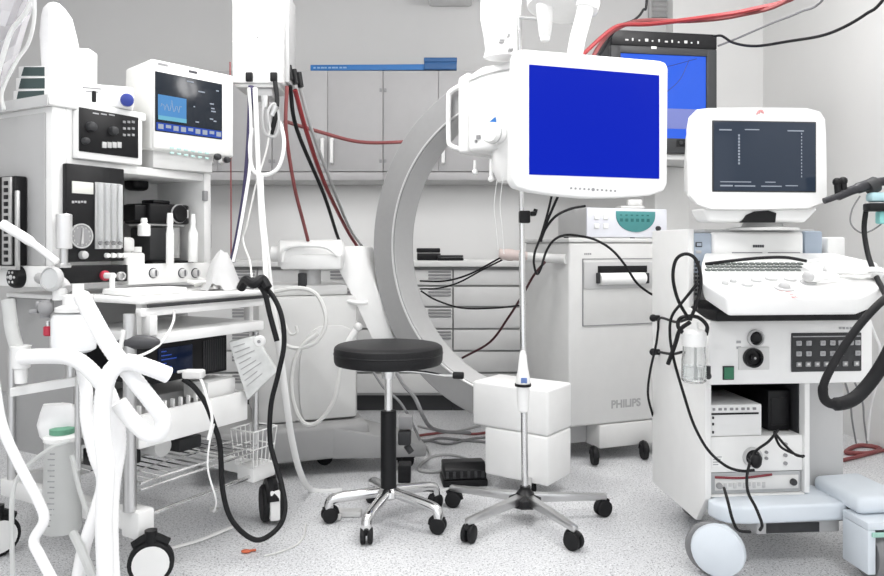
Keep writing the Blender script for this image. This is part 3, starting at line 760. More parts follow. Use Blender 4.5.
    c = P(62, 530, D); hgt = P(0, 440, D).z-c.z
    t = empty('suction_bottle', Fr(c.x, c.y, 0), 'tall clear graduated suction bottle with green lid hanging low on the trolley side', 'bottle', z=c.z)
    R_ = 18.5/740*D
    MB().lathe([(0, .0), (R_*.95, 0), (R_, .01), (R_*.86, hgt), (R_*.82, hgt), (R_*.95, .012), (0, .008)], (0, 0, 0), (0, 0, 1), 28).out('jar', MLK, t)
    m = MB(); m.lathe([(0, hgt), (R_*.92, hgt), (R_*.92, hgt+.012), (R_*.6, hgt+.02), (0, hgt+.02)], (0, 0, 0), (0, 0, 1), 28).out('lid', WH, t)
    m = MB(); m.lathe([(R_*.62, hgt+.02), (R_*.62, hgt+.035), (R_*.35, hgt+.04), (0, hgt+.04)], (0, 0, 0), (0, 0, 1), 22).out('lid_cap', mat('pale_green_plastic', (.13, .33, .22), .4), t)
    m = MB()
    for k in range(14): m.box(-.010 if k % 2 else -.016, .004, -R_*.955-.001+.0005*k/2, -R_*.9+.002, .03+k*.016, .033+k*.016)
    m.out('graduation', INKL, t)
    m = MB(); m.tube([(-.03, .03, hgt+.01), (-.03, .06, hgt+.06), (0.02, .06, hgt+.08)], .008, 8); m.out('hook', ST, t)
    # white plastic bag above it
    D = 2.17; m = MB(); rows = []
    for py, a, b, dep in ((404, 44, 72, .02), (412, 40, 76, .035), (424, 37, 77, .045), (436, 40, 74, .035), (443, 46, 68, .02)):
        pa, pb = P(a, py, D+.06), P(b, py, D+.06); cx = (pa.x+pb.x)/2; rx = (pb.x-pa.x)/2
        rows.append([m.bm.verts.new((cx+rx*math.cos(th)*(1+.06*math.sin(4*th+py)), D+.06+dep*math.sin(th), pa.z)) for th in [2*PI*k/20 for k in range(20)]])
    for r1, r2 in zip(rows, rows[1:]):
        for k in range(20): m.bm.faces.new((r1[k], r1[(k+1) % 20], r2[(k+1) % 20], r2[k]))
    m.bm.faces.new(rows[0]); m.bm.faces.new(rows[-1][::-1])
    bmesh.ops.recalc_face_normals(m.bm, faces=m.bm.faces[:])
    m.thing('specimen_bag', WC, 'bulging white plastic bag tied above the suction bottle', 'bag')
    # dark breathing bag under the shelf bracket
    m = MB(); m.ball(P(139, 342, 2.22), .052, 20, 10, (1.25, .5, .42)); m.thing('breathing_bag', mat('grey_black_rubber', (.06, .06, .065), .4), 'dark grey rubber bag under the trolley worktop beside the leg', 'breathing bag')
    # roll and dark box on the wire shelf
    zw = A.hy(139, 484, 0).z+.004
    q = A.w((.22, .16, 0)); m = MB(); d = A.uy
    c0 = Vector((q.x, q.y, zw+.036)); m.lathe([(.016, 0), (.034, 0), (.036, .004), (.036, .10), (.034, .104), (.016, .104)], c0, d, 22)
    m.thing('tape_roll', PPR, 'white roll lying on the wire shelf of the trolley', 'roll')
    q = A.w((.08, .22, 0)); m = MB(); m.M = Matrix.Translation((q.x, q.y, zw)) @ Matrix.Rotation(A.yaw, 4, 'Z'); m.box(-.05, .06, -.05, .1, .0, .055, .006)
    m.thing('power_adapter', BK, 'black adapter block on the wire shelf behind the silver leg', 'adapter')
    q = A.w((.33, .2, 0)); m = MB(); m.M = Matrix.Translation((q.x, q.y, zw)) @ Matrix.Rotation(A.yaw, 4, 'Z'); m.box(-.05, .05, -.05, .09, .0, .045, .006)
    m.thing('power_adapter', DG, 'dark grey adapter block on the wire shelf right of the white roll', 'adapter')
    # wire basket hanging at the right end
    f = A.w((.44, -.02, 0)); t = empty('wire_basket', Fr(f.x, f.y, 60.6), 'white wire basket hanging below the white drawer of the trolley', 'basket', z=.22)
    m = MB(); w, d_, h = .12, .11, .13
    for z, e in ((h, 0), (h*.5, .006), (0, .012)):
        m.tube([(e, e-.02, z), (w-e, e-.02, z), (w-e, d_-e-.02, z), (e, d_-e-.02, z)], .003, 6, 0, closed=True)
    for k in range(6):
        x = w*k/5; xx = x*.8+.012
        m.tube([(x, -.02, h), (xx, -.008, 0), (xx, d_-.032, 0), (x, d_-.02, h)], .002, 5, 0)
    m.out('wires', WM, t)
on_machine()

# ------------------------------------------------------------------ breathing hoses and tubes in front of the trolley
def hoses():
    g = 'thick white breathing hoses in front of the trolley'
    hs = [
        ([(82, 297, 2.06), (90, 312, 2.02), (108, 344, 1.98), (130, 374, 1.96), (152, 402, 1.97), (163, 418, 1.99), (160, 432, 2.0), (148, 434, 2.0), (132, 420, 1.99), (118, 402, 1.98)], .0225,
         'white breathing hose from the absorber head to the low loop right of the silver leg'),
        ([(22, 357, 2.10), (45, 356, 2.08), (72, 358, 2.05), (92, 372, 2.03), (110, 398, 2.03), (118, 440, 2.03), (112, 486, 2.02), (110, 530, 2.0), (112, 590, 1.98)], .0225,
         'white breathing hose crossing from the white cup and falling straight to the floor'),
        ([(168, 375, 1.98), (150, 368, 1.95), (128, 362, 1.93), (112, 370, 1.92), (104, 392, 1.92), (102, 430, 1.92), (106, 470, 1.91), (104, 520, 1.92), (106, 592, 1.94)], .0225,
         'white breathing hose with its open end over the drawer tray'),
        ([(80, 360, 2.14), (86, 388, 2.10), (87, 420, 2.08), (95, 455, 2.06), (103, 480, 2.06), (97, 508, 2.04), (84, 548, 2.02), (76, 590, 2.0)], .018,
         'white breathing hose with a kink, leftmost of the bundle falling to the floor'),
    ]
    for pts, r, lab in hs:
        MB().tube(PL(2, *pts), r, 14, 8, ring=.012).thing('breathing_hose', HOSE, lab, 'hose', g)
    # end pieces
    MB().tube(PL(2, (8, 300, 2.3), (12, 330, 2.28), (18, 352, 2.2)), .02, 10).thing('hose', MLK, 'short milky hose entering the white cup at the left edge', 'hose')
    MB().tube(PL(2, (-6, 380, 1.95), (2, 425, 1.95), (18, 462, 1.95), (38, 500, 1.95), (44, 520, 1.95), (34, 540, 1.95), (40, 556, 1.93), (58, 590, 1.9)), .0135, 12, 8, ring=.008).thing('suction_hose', HOSE, 'white ribbed hose snaking down at the far left edge', 'hose')
    cable('tube', PL(2, (70, 440, 2.1), (48, 450, 2.08), (22, 472, 2.06), (12, 500, 2.05), (13, 590, 2.0)), .0065, MLK, 'thin milky tube arching from the suction bottle to the floor', 'tube')
    cable('tube', PL(2, (72, 455, 2.08), (78, 485, 2.07), (88, 515, 2.06)), .0065, MLK, 'thin milky tube slanting down right of the suction bottle', 'tube')
    cable('tube', PL(2, (73, 533, 2.02), (84, 556, 1.98), (98, 590, 1.96)), .012, MLK, 'short milky tube leading down below the suction bottle', 'tube')
    cable('tube', PL(2, (124, 330, 2.2), (121, 345, 2.2), (118, 352, 2.18)), .008, WH, 'short white tube hanging below the trolley worktop corner', 'tube')
    cable('tube', PL(2, (173, 300, 2.4), (174, 318, 2.32), (168, 333, 2.28), (158, 346, 2.22), (142, 355, 2.18), (125, 358, 2.15)), .004, WH, 'thin white sampling tube looping over the edge of the trolley worktop', 'tube')
    # clear sheet and tubes hanging at the top left
    m = MB(); g2 = []; rnd = random.Random(5)
    top = [(8, -20), (16, -20), (24, -20), (31, -20), (38, -20), (43, -20)]; bot = [(-26, 92), (-18, 100), (-9, 104), (-1, 92), (7, 84), (15, 70)]
    for i in range(6):
        row = []
        for j in range(9):
            s = j/8
            bow = -10*math.sin(s*PI)*(1-i/6)
            row.append(m.bm.verts.new(P(top[i][0]*(1-s)+bot[i][0]*s+bow, top[i][1]*(1-s)+bot[i][1]*s, 2.46+.03*math.sin(i*2.1+j*.7)+rnd.uniform(-.006, .006))))
        g2.append(row)
    for i in range(5):
        for j in range(8): m.bm.faces.new((g2[i][j], g2[i+1][j], g2[i+1][j+1], g2[i][j+1]))
    bmesh.ops.solidify(m.bm, geom=m.bm.faces[:], thickness=.0015)
    m.thing('plastic_sheet', mat('clear_film', (.93, .92, .94), .2, trans=.55, ior=1.15), 'clear plastic sheet hanging in folds at the top left corner', 'plastic sheet')
    cable('tube', PL(2.42, (36, -12), (26, 12), (12, 30), (4, 52), (-6, 88)), .008, MLK, 'milky tube hanging down the top left corner, left of the sheet folds', 'tube')
    cable('tube', PL(2.40, (34, -12), (34, 20), (28, 44), (16, 62), (2, 92), (4, 110)), .006, MLK, 'milky tube hanging in front of the clear sheet, reaching the trolley rail', 'tube')
    # black cable loop with its grey plugs
    MB().tube(PL(2.5, (183, 379, 2.30), (194, 387, 2.30), (206, 404, 2.30), (214, 425, 2.32), (220, 446, 2.34), (223, 492, 2.36), (233, 522, 2.38), (256, 540, 2.40), (277, 529, 2.42), (285, 510, 2.45), (282, 486, 2.48), (276, 465, 2.5), (270, 440, 2.52), (271, 405, 2.52), (278, 375, 2.52), (284, 345, 2.52), (282, 318, 2.52), (274, 298, 2.53), (262, 285, 2.55), (250, 281, 2.56)), .0085, 10).thing('cable', BR, 'thick black cable hanging in a long loop from the trolley almost to the floor', 'cable')
    MB().tube(PL(2.5, (240, 285, 2.56), (252, 280, 2.53), (264, 292, 2.52), (270, 315, 2.52), (277, 341, 2.52)), .0095, 10).thing('cable', BR, 'short thick black cable draped over the right end of the worktop', 'cable')
    m = MB(); m.tube(PL(2.5, (241, 288, 2.56), (246, 280, 2.53), (254, 284, 2.50), (262, 279, 2.52), (268, 288, 2.51)), .016, 9); m.thing('cable_bundle', BR, 'bunched black cable coil on the right corner of the trolley worktop', 'cable')
    cable('cable', PL(2.5, (178, 372, 2.34), (190, 371, 2.32), (200, 378, 2.30), (207, 398, 2.28), (212, 418, 2.27), (208, 440, 2.26)), .0045, WH, 'white lead with plug curling over the drawer tray', 'cable')
    m = MB(); a = P(193, 374, 2.31); m.box(a.x-.03, a.x+.035, a.y-.02, a.y+.02, a.z-.014, a.z+.014, .008, 3); m.thing('plug', CR, 'chunky pale plug on the edge of the white drawer tray', 'plug')
    cable('cable', PL(2.5, (214, 424, 2.3), (209, 446, 2.3), (208, 470, 2.3), (216, 500, 2.32), (214, 512, 2.4)), .003, WH, 'thin white lead hanging beside the long black loop', 'cable')
hoses()
# ------------------------------------------------------------------ ceiling pendant with hoses
def pendant():
    D = 3.0
    x0, x1 = P(232, 0, D).x, P(283, 0, D).x; zb = P(0, 83, D).z; w = x1-x0
    t = empty('ceiling_pendant', Fr((x0+x1)/2, D, 0), 'white box-shaped ceiling pendant with hanging cables, left of the long blue carton', 'pendant', z=zb-.05)
    MB().box(-w/2, w/2, 0, .2, .05, 2.9-(zb-.05), .008).out('column', WH, t)
    MB().box(-w/2, w/2, -.0015, .001, .05+.165, .05+.168).out('seam', CR, t)
    m = MB(); m.box(-w/2+.01, w/2-.02, .01, .19, .035, .05, .004); m.out('socket_rail', CR, t)
    MB().box(w/2, w/2+.018, .03, .17, .06, .42, .004).out('side_rail', LG, t)
    for px in (249.5, 274):
        q = P(px, 79, D); m = MB(); m.box(q.x-P(0, 0, D).x*0-(x0+x1)/2-.014, q.x-(x0+x1)/2+.014, -.012, .004, .055, .092, .004); m.out('socket', BK, t)
    m = MB(); m.cyl((.0, -.002, .235), (.0, .003, .235), .004); m.out('screw', MG, t)
    MB().box(-.05, .055, .02, .14, -.0, .0345, .006).out('gas_outlet_block', LG, t)
    # black couplings at its right
    for k, (px, py, nm) in enumerate(((289, 73, 'first'), (294, 77, 'second'), (299, 80, 'third'))):
        q = P(px, py, 3.06+.03*k); MB().cyl(q+Vector((-.004, 0, .03)), q+Vector((.008, 0, -.03)), .015, .012, 14).thing('hose_coupling', BK, 'black hose coupling at the right side of the white pendant, %s from the pendant' % nm, 'coupling', 'black couplings beside the pendant')
    # hoses and cables from it
    cable('gas_hose', PL(3, (287, 86, 3.02), (286, 130, 3.04), (294, 185, 3.15), (304, 225, 3.3), (308, 241, 3.36)), .008, REDD, 'dull red hose falling from the pendant, leftmost of the coloured hoses', 'hose', 'hoses from the pendant')
    cable('gas_hose', PL(3, (290, 86, 3.06), (297, 130, 3.2), (324, 195, 3.6), (337, 235, 4.1), (342, 247, 4.52)), .009, BR, 'black hose falling obliquely from the pendant to the worktop', 'hose', 'hoses from the pendant')
    cable('gas_hose', PL(3, (295, 90, 3.09), (306, 130, 3.25), (324, 182, 3.6), (346, 228, 4.2), (357, 246, 4.6)), .010, RED, 'bright red hose falling obliquely beside the black hose to the worktop', 'hose', 'hoses from the pendant')
    cable('gas_hose', PL(3, (300, 88, 3.12), (311, 128, 3.25), (330, 180, 3.6), (350, 229, 4.2), (366, 251, 4.7)), .008, GRL, 'grey hose, rightmost of the hoses falling from the pendant', 'hose', 'hoses from the pendant')
    cable('cable', PL(3, (284, 121, 3.3), (320, 132, 3.4), (360, 142, 3.55), (402, 142, 3.75), (452, 138, 3.9)), .009, REDD, 'dark red cable sagging sideways in front of the wall cabinets behind the silver arm', 'cable')
    cable('cable', PL(3, (230, 62, 2.98), (230.5, 120, 2.98), (231, 200, 2.96), (231, 268, 2.9)), .003, REDD, 'thin red cable hanging straight beside the patient monitor', 'cable')
    cable('cable', PL(3, (251, 86, 2.99), (249, 140, 2.97), (245, 190, 2.95), (238, 235, 2.92), (232, 262, 2.9)), .012, PUR, 'dark purple hose curving down to the trolley worktop', 'hose')
    cable('tube', PL(3, (249, 88, 2.98), (251, 120, 2.97), (250, 165, 2.95), (245, 200, 2.93), (238, 240, 2.9), (233, 262, 2.88)), .007, WH, 'white cable hanging right beside the dark purple hose', 'cable')
    cable('tube', PL(3, (255, 88, 2.96), (257, 130, 2.95), (259, 180, 2.95), (263, 230, 2.92), (266, 280, 2.85), (267, 296, 2.8)), .010, WH, 'white cable hanging from the pendant to the end of the trolley worktop', 'cable')
    cable('tube', PL(3, (272, 110, 2.97), (281, 126, 2.96), (284, 146, 2.95), (278, 168, 2.95), (264, 175, 2.95), (253, 170, 2.95), (250, 150, 2.95), (252, 128, 2.96)), .008, WH, 'white cable coiled in an open loop below the pendant', 'cable')
    cable('cable', PL(3, (275, 82, 2.98), (277, 100, 2.96), (275, 118, 2.95), (271, 134, 2.96)), .010, BR, 'short black cable hanging below the right socket of the pendant', 'cable')
    cable('cable', PL(3, (264, 96, 2.96), (263, 120, 2.95), (266, 134, 2.95), (276, 136, 2.95), (279, 120, 2.95), (275, 104, 2.95), (268, 112, 2.94), (270, 130, 2.94)), .006, GRL, 'grey cable wound in tight coils just below the pendant', 'cable')
    cable('cable', PL(3, (270, 130, 2.95), (266, 152, 2.95), (256, 185, 2.95), (247, 225, 2.93), (243, 240, 2.92), (250, 262, 2.85), (252, 284, 2.7)), .004, TUBE, 'thin pale lead falling obliquely from the coils to the trolley worktop', 'cable')
    MB().cyl(P(265, 96, 2.97), P(265, 108, 2.97), .017, n=14).thing('coupling', ST, 'upright silver hose coupling just below the white pendant', 'coupling')
    MB().cyl(P(276, 106, 2.95), P(272, 116, 2.95), .014, n=14).thing('coupling', ST, 'tilted silver hose coupling among the grey coils below the white pendant', 'coupling')
    # flat white strap down to the floor
    MB().tube(PL(3, (260, 176, 2.93), (262, 215, 2.92), (267, 262, 2.90), (273, 310, 2.88), (281, 360, 2.88), (286, 400, 2.88), (292, 440, 2.90), (300, 472, 2.93), (310, 489, 3.02), (325, 492, 3.03), (342, 491, 3.03)), .013, 8, 6, flat=.25, up=(0, 1, 0)).thing('strap', WH, 'flat white strap hanging from the pendant down onto the floor', 'strap')
pendant()

# ------------------------------------------------------------------ C-arm
CA = Fr(.318, 3.1, -36)
def carm():
    t = empty('c_arm', CA, 'big silver C-shaped arm on a pale wheeled base, with white housings at both ends', 'x-ray machine')
    zc, R1, R0, hw = 1.01, .737, .617, .078
    a0, a1 = math.radians(96), math.radians(268)
    def ring(r0, r1, y0, y1, b0=a0, b1=a1, n=72, c=.0):
        m = MB(); rows = []
        for k in range(n+1):
            an = b0+(b1-b0)*k/n
            sec = [(r0, y0+c), (r0+c, y0), (r1-c, y0), (r1, y0+c), (r1, y1-c), (r1-c, y1), (r0+c, y1), (r0, y1-c)]
            rows.append([m.bm.verts.new((r*math.cos(an), y, zc+r*math.sin(an))) for r, y in sec])
        for A_, B_ in zip(rows, rows[1:]):
            for i in range(8): m.bm.faces.new((A_[i], A_[(i+1) % 8], B_[(i+1) % 8], B_[i]))
        m.bm.faces.new(rows[0]); m.bm.faces.new(rows[-1][::-1])
        bmesh.ops.recalc_face_normals(m.bm, faces=m.bm.faces[:])
        return m
    ring(R0, R1, -hw, hw, c=.006).out('c_shaped_arm', SG, t)
    ring(R0-.004, R0+.003, -hw+.012, hw-.012, c=.001).out('lit_inner_face', SL, t)  # inner face painted lighter to carry the light falling on it
    ring(R0-.002, R0+.006, -hw-.003, -hw+.004, c=.001).out('painted_highlight', mat('rim_glint', (.68, .68, .68), .3, .4), t)  # edge highlight of the hoop, built as a bright painted line
    # detector housing at the top
    hz = lambda px, py, v: CA.hy(px, py, v)
    zt = hz(516, 60, -.13).z; zb = hz(490, 150, -.13).z
    m = MB(); m.prism([(-.17, zb), (.17, zb), (.17, zt-.04), (.12, zt), (-.10, zt), (-.17, zt-.03)], 'y', -.13, .13, .02, 3)
    dt = m.out('detector_housing', WH, t)
    m = MB(); m.lathe([(.10, 0), (.125, .05), (.13, .14), (.13, .16)], (.02, 0, zb-.125), (0, 0, 1), 28); m.out('detector_face', WH, t)
    m = MB(); m.prism([(-.225, zb+.0), (-.172, zb-.0), (-.172, zt-.01), (-.225, zt-.03)], 'y', -.12, .12, .012, 3); m.out('side_cover', WH, t)
    za = zb+.03; zz = zt-.06
    MB().tube([(-.222, -.10, zz), (-.275, -.10, zz-.02), (-.285, -.10, zz-.05), (-.285, -.10, za+.05), (-.275, -.10, za+.01), (-.222, -.10, za-.01)], .011, 10, 4).out('handle', WH, t)
    m = MB(); m.tube([(-.165, -.133, zt-.055), (-.05, -.135, zt-.035), (.16, -.133, zt-.035)], .003, 6); m.out('seam', LG, t)
    q = hz(498, 134, -.13); m = MB(); m.lathe([(.042, 0), (.042, .05), (.036, .058), (0, .058)], (q.x, -.13, q.z), (-.1, -1, 0), 24); m.mi = 1; m.lathe([(.044, .03), (.044, .036), (.041, .036)], (q.x, -.13, q.z), (-.1, -1, 0), 24)
    m.out('brake_knob', [WH, LG], t)
    q = hz(491, 125, -.132); MB().prism([(q.x-.030, q.z-.002), (q.x+.03, q.z-.026), (q.x+.022, q.z+.030)], 'y', -.136, -.129).out('blue_mark', mat('label_blue', (.02, .15, .45), .5), t)
    q = hz(479, 138, -.132); m = MB(); m.box(q.x-.012, q.x+.006, -.135, -.129, q.z-.004, q.z+.012).box(q.x-.02, q.x-.010, -.135, -.129, q.z-.018, q.z-.006); m.out('small_label', MG, t)
    for px, py in ((475, 172), (491, 179)):
        q = hz(px, py, -.08); MB().ball((q.x, q.y, q.z), .013, 12, 8).cyl((q.x, q.y, q.z), (q.x, q.y, zb-.03), .007, n=8).out('drape_tie', WH, t)
    # tube housing at the bottom
    zA, zB, zS = .062, .4435, .258
    MB().box(-.16, .197, -.105, .105, zS+.001, zB, .012, 3).out('tube_housing', WH, t)
    MB().box(-.10, .195, -.103, .103, zA, zS, .010, 3).out('tube_housing_base', WH, t)
    # base: built where it stands
    B = Fr(P(258, 0, 3.24).x, 3.24, 20)
    q = lambda x, y, z: B.w((x, y, z))
    w = B.hy(358, 380, 0).x
    def wbox(x0, x1, y0, y1, z0, z1, bev=.01):
        m = MB(); m.M = Matrix.Translation(B.o) @ Matrix.Rotation(B.yaw, 4, 'Z'); m.box(x0, x1, y0, y1, z0, z1, bev); return m
    z0 = B.hy(330, 420, 0).z; z1 = B.hy(330, 296, 0).z
    wbox(0, w, 0, .42, z0, z1, .02).out('base_cabinet', CR, t, True)
    m = wbox(.02, w-.04, .03, .40, z1+.001, z1+.05, .012); m.out('base_top', CR, t, True)
    # oval cover on the front
    m = MB(); m.M = Matrix.Translation(B.o) @ Matrix.Rotation(B.yaw, 4, 'Z')
    c = B.hy(331, 380, 0); pts = []
    for k in range(28):
        an = 2*PI*k/28; pts.append((c.x+.145*math.copysign(abs(math.cos(an))**.7, math.cos(an)), c.z+.25*math.copysign(abs(math.sin(an))**.7, math.sin(an))))
    pts = [(min(x, w-.012), max(z, z0+.01)) for x, z in pts]
    m.prism(pts, 'y', -.012, .004, .005); m.out('oval_cover', CR, t, True)
    # chassis with a long wedge leg
    m = MB(); m.M = Matrix.Translation(B.o) @ Matrix.Rotation(B.yaw, 4, 'Z')
    m.prism([(-.25, -.10), (w+.03, -.10), (w+.05, .5), (-.25, .5)], 'z', .07, z0-.002, .02, 3)
    m.out('chassis', mat('chassis_grey', (.34, .34, .34), .5), t, True)
    a = FL(430, 470, .06); l = B.loc(a)
    m = MB(); m.M = Matrix.Translation(B.o) @ Matrix.Rotation(B.yaw, 4, 'Z')
    m.hexa([(w-.14, -.101, .07), (l.x+.05, -.17, .06), (l.x+.05, .02, .06), (w-.14, .32, .07)], [(w-.14, -.101, z0-.012), (l.x+.05, -.17, .115), (l.x+.05, .02, .135), (w-.14, .32, z0-.004)], .010); m.out('chassis_leg', mat('chassis_grey', (.34, .34, .34), .5), t, True)
    for px, py in ((322, 470), (262, 474), (405, 474)):
        qq = FL(px, py); ql = CA.loc(Vector((qq.x, qq.y+.08, 0))); castor(t, (ql.x, ql.y, 0), .038, 1.2, .03, BK, BR, None, twin=False, up=.015)
    # arm: horizontal tank, elbow, link to the hoop
    D = 3.36
    a = P(278, 254, D); b = P(344, 253, D+.05)
    m = MB(); m.cyl(a, b, .062, n=24, b=.012); m.cyl(P(272, 254, D), P(280, 254, D), .035, n=16); m.box(a.x+.02, b.x, a.y-.05, a.y+.07, a.z-.07, a.z+.0, .012); m.out('horizontal_arm', WH, t, True)
    m = MB(); m.tube(PL(D-.06, (282, 262), (284, 250), (296, 246), (325, 247), (338, 256)), .009, 8); m.out('arm_handle', WH, t, True)
    m = MB(); m.cyl(P(310, 266, D+.05), P(310, 298, D+.05), .05, n=20); m.mi = 1; m.box(P(299, 0, D).x, P(307, 0, D).x, D-.03, D+.02, P(0, 290, D).z, P(0, 273, D).z, .004); m.out('lift_column', [LG, DG], t, True)
    m = MB()
    f = [P(338, 246, 3.40), P(364, 246, 3.44), P(368, 262, 3.45), P(382, 300, 3.47), P(397, 340, 3.45), P(372, 340, 3.40), P(356, 306, 3.40), P(338, 270, 3.40)]
    n = len(f); bk = [p+Vector((.03, .16, 0)) for p in f]
    m.hull(f+bk, [tuple(range(n)), tuple(range(2*n-1, n-1, -1))]+[(i, (i+1) % n, n+(i+1) % n, n+i) for i in range(n)], .014); m.out('elbow_arm', WH, t, True)
    m = MB(); f = [P(345, 300, 3.38), P(370, 302, 3.36), P(372, 310, 3.36), P(345, 304, 3.38)]
    m.tube([P(342, 300, 3.39), P(360, 303, 3.37), P(368, 302, 3.37)], .01, 8); m.out('brake_lever', WH, t, True)
    m = MB(); m.hexa([P(374, 366, 3.46), P(408, 366, 3.46), P(408, 366, 3.58), P(374, 366, 3.58)], [P(372, 338, 3.46), P(398, 338, 3.46), P(398, 338, 3.58), P(372, 338, 3.58)], .012); m.out('carriage', LG, t, True)
    m = MB(); m.tube(PL(3.2, (346, 346), (352, 336), (358, 326)), .014, 10); m.mi = 1; m.ball(P(358, 327, 3.2), .02, 12, 8); m.out('brake_handle', [WH, CR], t, True)
    # pale cable loops on its front
    cable('tube', PL(3.12, (272, 292), (300, 288), (318, 296), (326, 320), (318, 340), (300, 348), (284, 344), (278, 330)), .009, TUBE, 'pale tube in a big open loop hanging before the base of the silver arm', 'tube')
    cable('tube', PL(3.12, (340, 352), (339, 375), (333, 402), (318, 422), (303, 422), (293, 400), (292, 372), (300, 348), (318, 333)), .009, TUBE, 'pale tube hanging in a long U before the oval cover under the stool seat', 'tube')
    cable('tube', PL(3.12, (284, 322), (290, 334), (297, 332), (296, 326)), .006, TUBE, 'short pale curl of tube on the base of the silver arm', 'tube')
    for a, b, c_, lab in ((497, 180, 250, 'left'), (503, 176, 254, 'right')):
        cable('tube', PL(2.95, (a, b), (a-3, (b+c_)/2-10), (a-1, (b+c_)/2+12), (a+1, c_)), .0018, MLK, 'thin clear tie string hanging under the white drape, %s one of two' % lab, 'string')
    # plastic drape bundle over the detector
    D = 2.98; m = MB(); rows = []
    for py, a, b in ((58, 484, 522), (48, 485, 521), (38, 484, 520), (20, 481, 519), (5, 480, 518), (-20, 482, 516)):
        pa, pb = P(a, py, D), P(b, py, D); cx = (pa.x+pb.x)/2; rx = (pb.x-pa.x)/2
        rows.append([m.bm.verts.new((cx+rx*math.cos(th)*(1+.04*math.sin(6*th+py)), D+rx*.8*math.sin(th), pa.z)) for th in [2*PI*k/28 for k in range(28)]])
    for r1, r2 in zip(rows, rows[1:]):
        for k in range(28): m.bm.faces.new((r1[k], r1[(k+1) % 28], r2[(k+1) % 28], r2[k]))
    m.bm.faces.new(rows[0][::-1]); m.bm.faces.new(rows[-1])
    d = m.thing('sterile_drape', WC, 'white plastic drape gathered in a column above the detector housing', 'drape')
    m = MB()
    for px, py, w_ in ((502, 40, 5), (509, 34.5, 3), (511, 49, 5)):
        q = P(px, py, D-.085); m.box(q.x-w_*.002, q.x+w_*.002, q.y-.012, q.y+.03, q.z-.004, q.z+.004, .002)
    m.out('clip', LG, d, True)
carm()

# ------------------------------------------------------------------ lamp head, ceiling arm and flat monitor
def overhead():
    D = 2.6
    c = P(545, 40, D)
    t = empty('surgical_lamp', Fr(c.x, D, 0), 'white ceiling lamp with a tapering handle at the top edge above the blue screen', 'lamp', z=c.z)
    s = D/F
    MB().lathe([(0, -.004), (.014, -.004), (.018, .004), (.018, .012), (.0215, .016), (.030, .10), (.032, .13), (0, .13)], (0, 0, 0), (0, 0, 1), 24).out('handle', WH, t)
    MB().lathe([(0, .128), (.09, .122), (.125, .14), (.13, .17), (.11, .2), (0, .21)], (.05, .03, -.02), (.12, .05, 1), 36).out('lamp_head', WH, t)
    m = MB(); m.tube([(-.088, .03, .088), (-.05, .02, .082), (-.02, .01, .076)], .006, 8); m.out('yoke', LG, t)
    MB().cyl((.07, .04, .17), (.07, .04, 2.899-c.z), .03, n=18).out('ceiling_stem', WH, t)
    # flat monitor
    d0 = 2.1
    M_ = Fr(P(514, 0, d0).x, d0, 18)
    h = lambda px, py, v=0: M_.hy(px, py, v)
    zb = h(590, 198).z
    t = empty('flat_monitor', M_, 'large white-framed flat monitor with plain deep blue screen hanging in the centre', 'monitor', z=zb)
    out = []
    for px, py in ((516, 56), (519, 50), (525, 49), (660, 60.5), (666, 62.5), (668.5, 68), (667.5, 184), (664, 191), (650, 195.5), (620, 197.5), (590, 198), (560, 195.5), (530, 191), (517, 187), (513, 180)):
        q = h(px, py); out.append((q.x, q.z-zb))
    MB().prism(out, 'y', 0, .05, .007, 3).out('housing', WH, t)
    q0, q1 = h(529, 64.5), h(659, 75.5); q2 = h(529, 174.5)
    MB().box(q0.x, q1.x, -.003, .004, q2.z-zb, q0.z-zb, .0015).out('screen', SB, t)
    xs = [(a[0]) for a in out]; W_ = max(xs)
    MB().box(W_*.25, W_*.75, .05, .085, .10, .36, .015).out('rear_cover', WH, t)
    for k in range(11):
        q = h(571+k*4.4, 188.2+k*.28); r = .005 if k == 5 else .003
        MB().cyl((q.x, -.002, q.z-zb), (q.x, .002, q.z-zb), r, n=10).out('button', MG, t)
    # its ceiling arm
    D = 2.32
    q = h(592, 110, .086)
    a = P(586, -30, D)
    t2 = t
    MB().tube([P(604, -357, D), P(598, -200, D), P(592, -50, D), P(586, 5, D), P(577, 42, D), P(574, 70, D+.0), P(580, 100, D-.0)], .0255, 16, 8).out('arm_pipe', WH, t2, True)
    MB().cyl(P(589.5, -12, D), P(585.5, 8, D), .031, n=20, b=.003).out('arm_cuff', WH, t2, True)
    m = MB(); w = M_.w((M_.loc(P(582, 105, D)).x, .088, 0)); m.cyl(P(580, 112, D), P(580, 92, D), .034, n=18, b=.004)
    m.tube([P(580, 102, D), Vector((w.x, w.y, P(580, 102, D).z))], .02, 12, 0); m.out('tilt_bracket', CR, t2, True)
overhead()

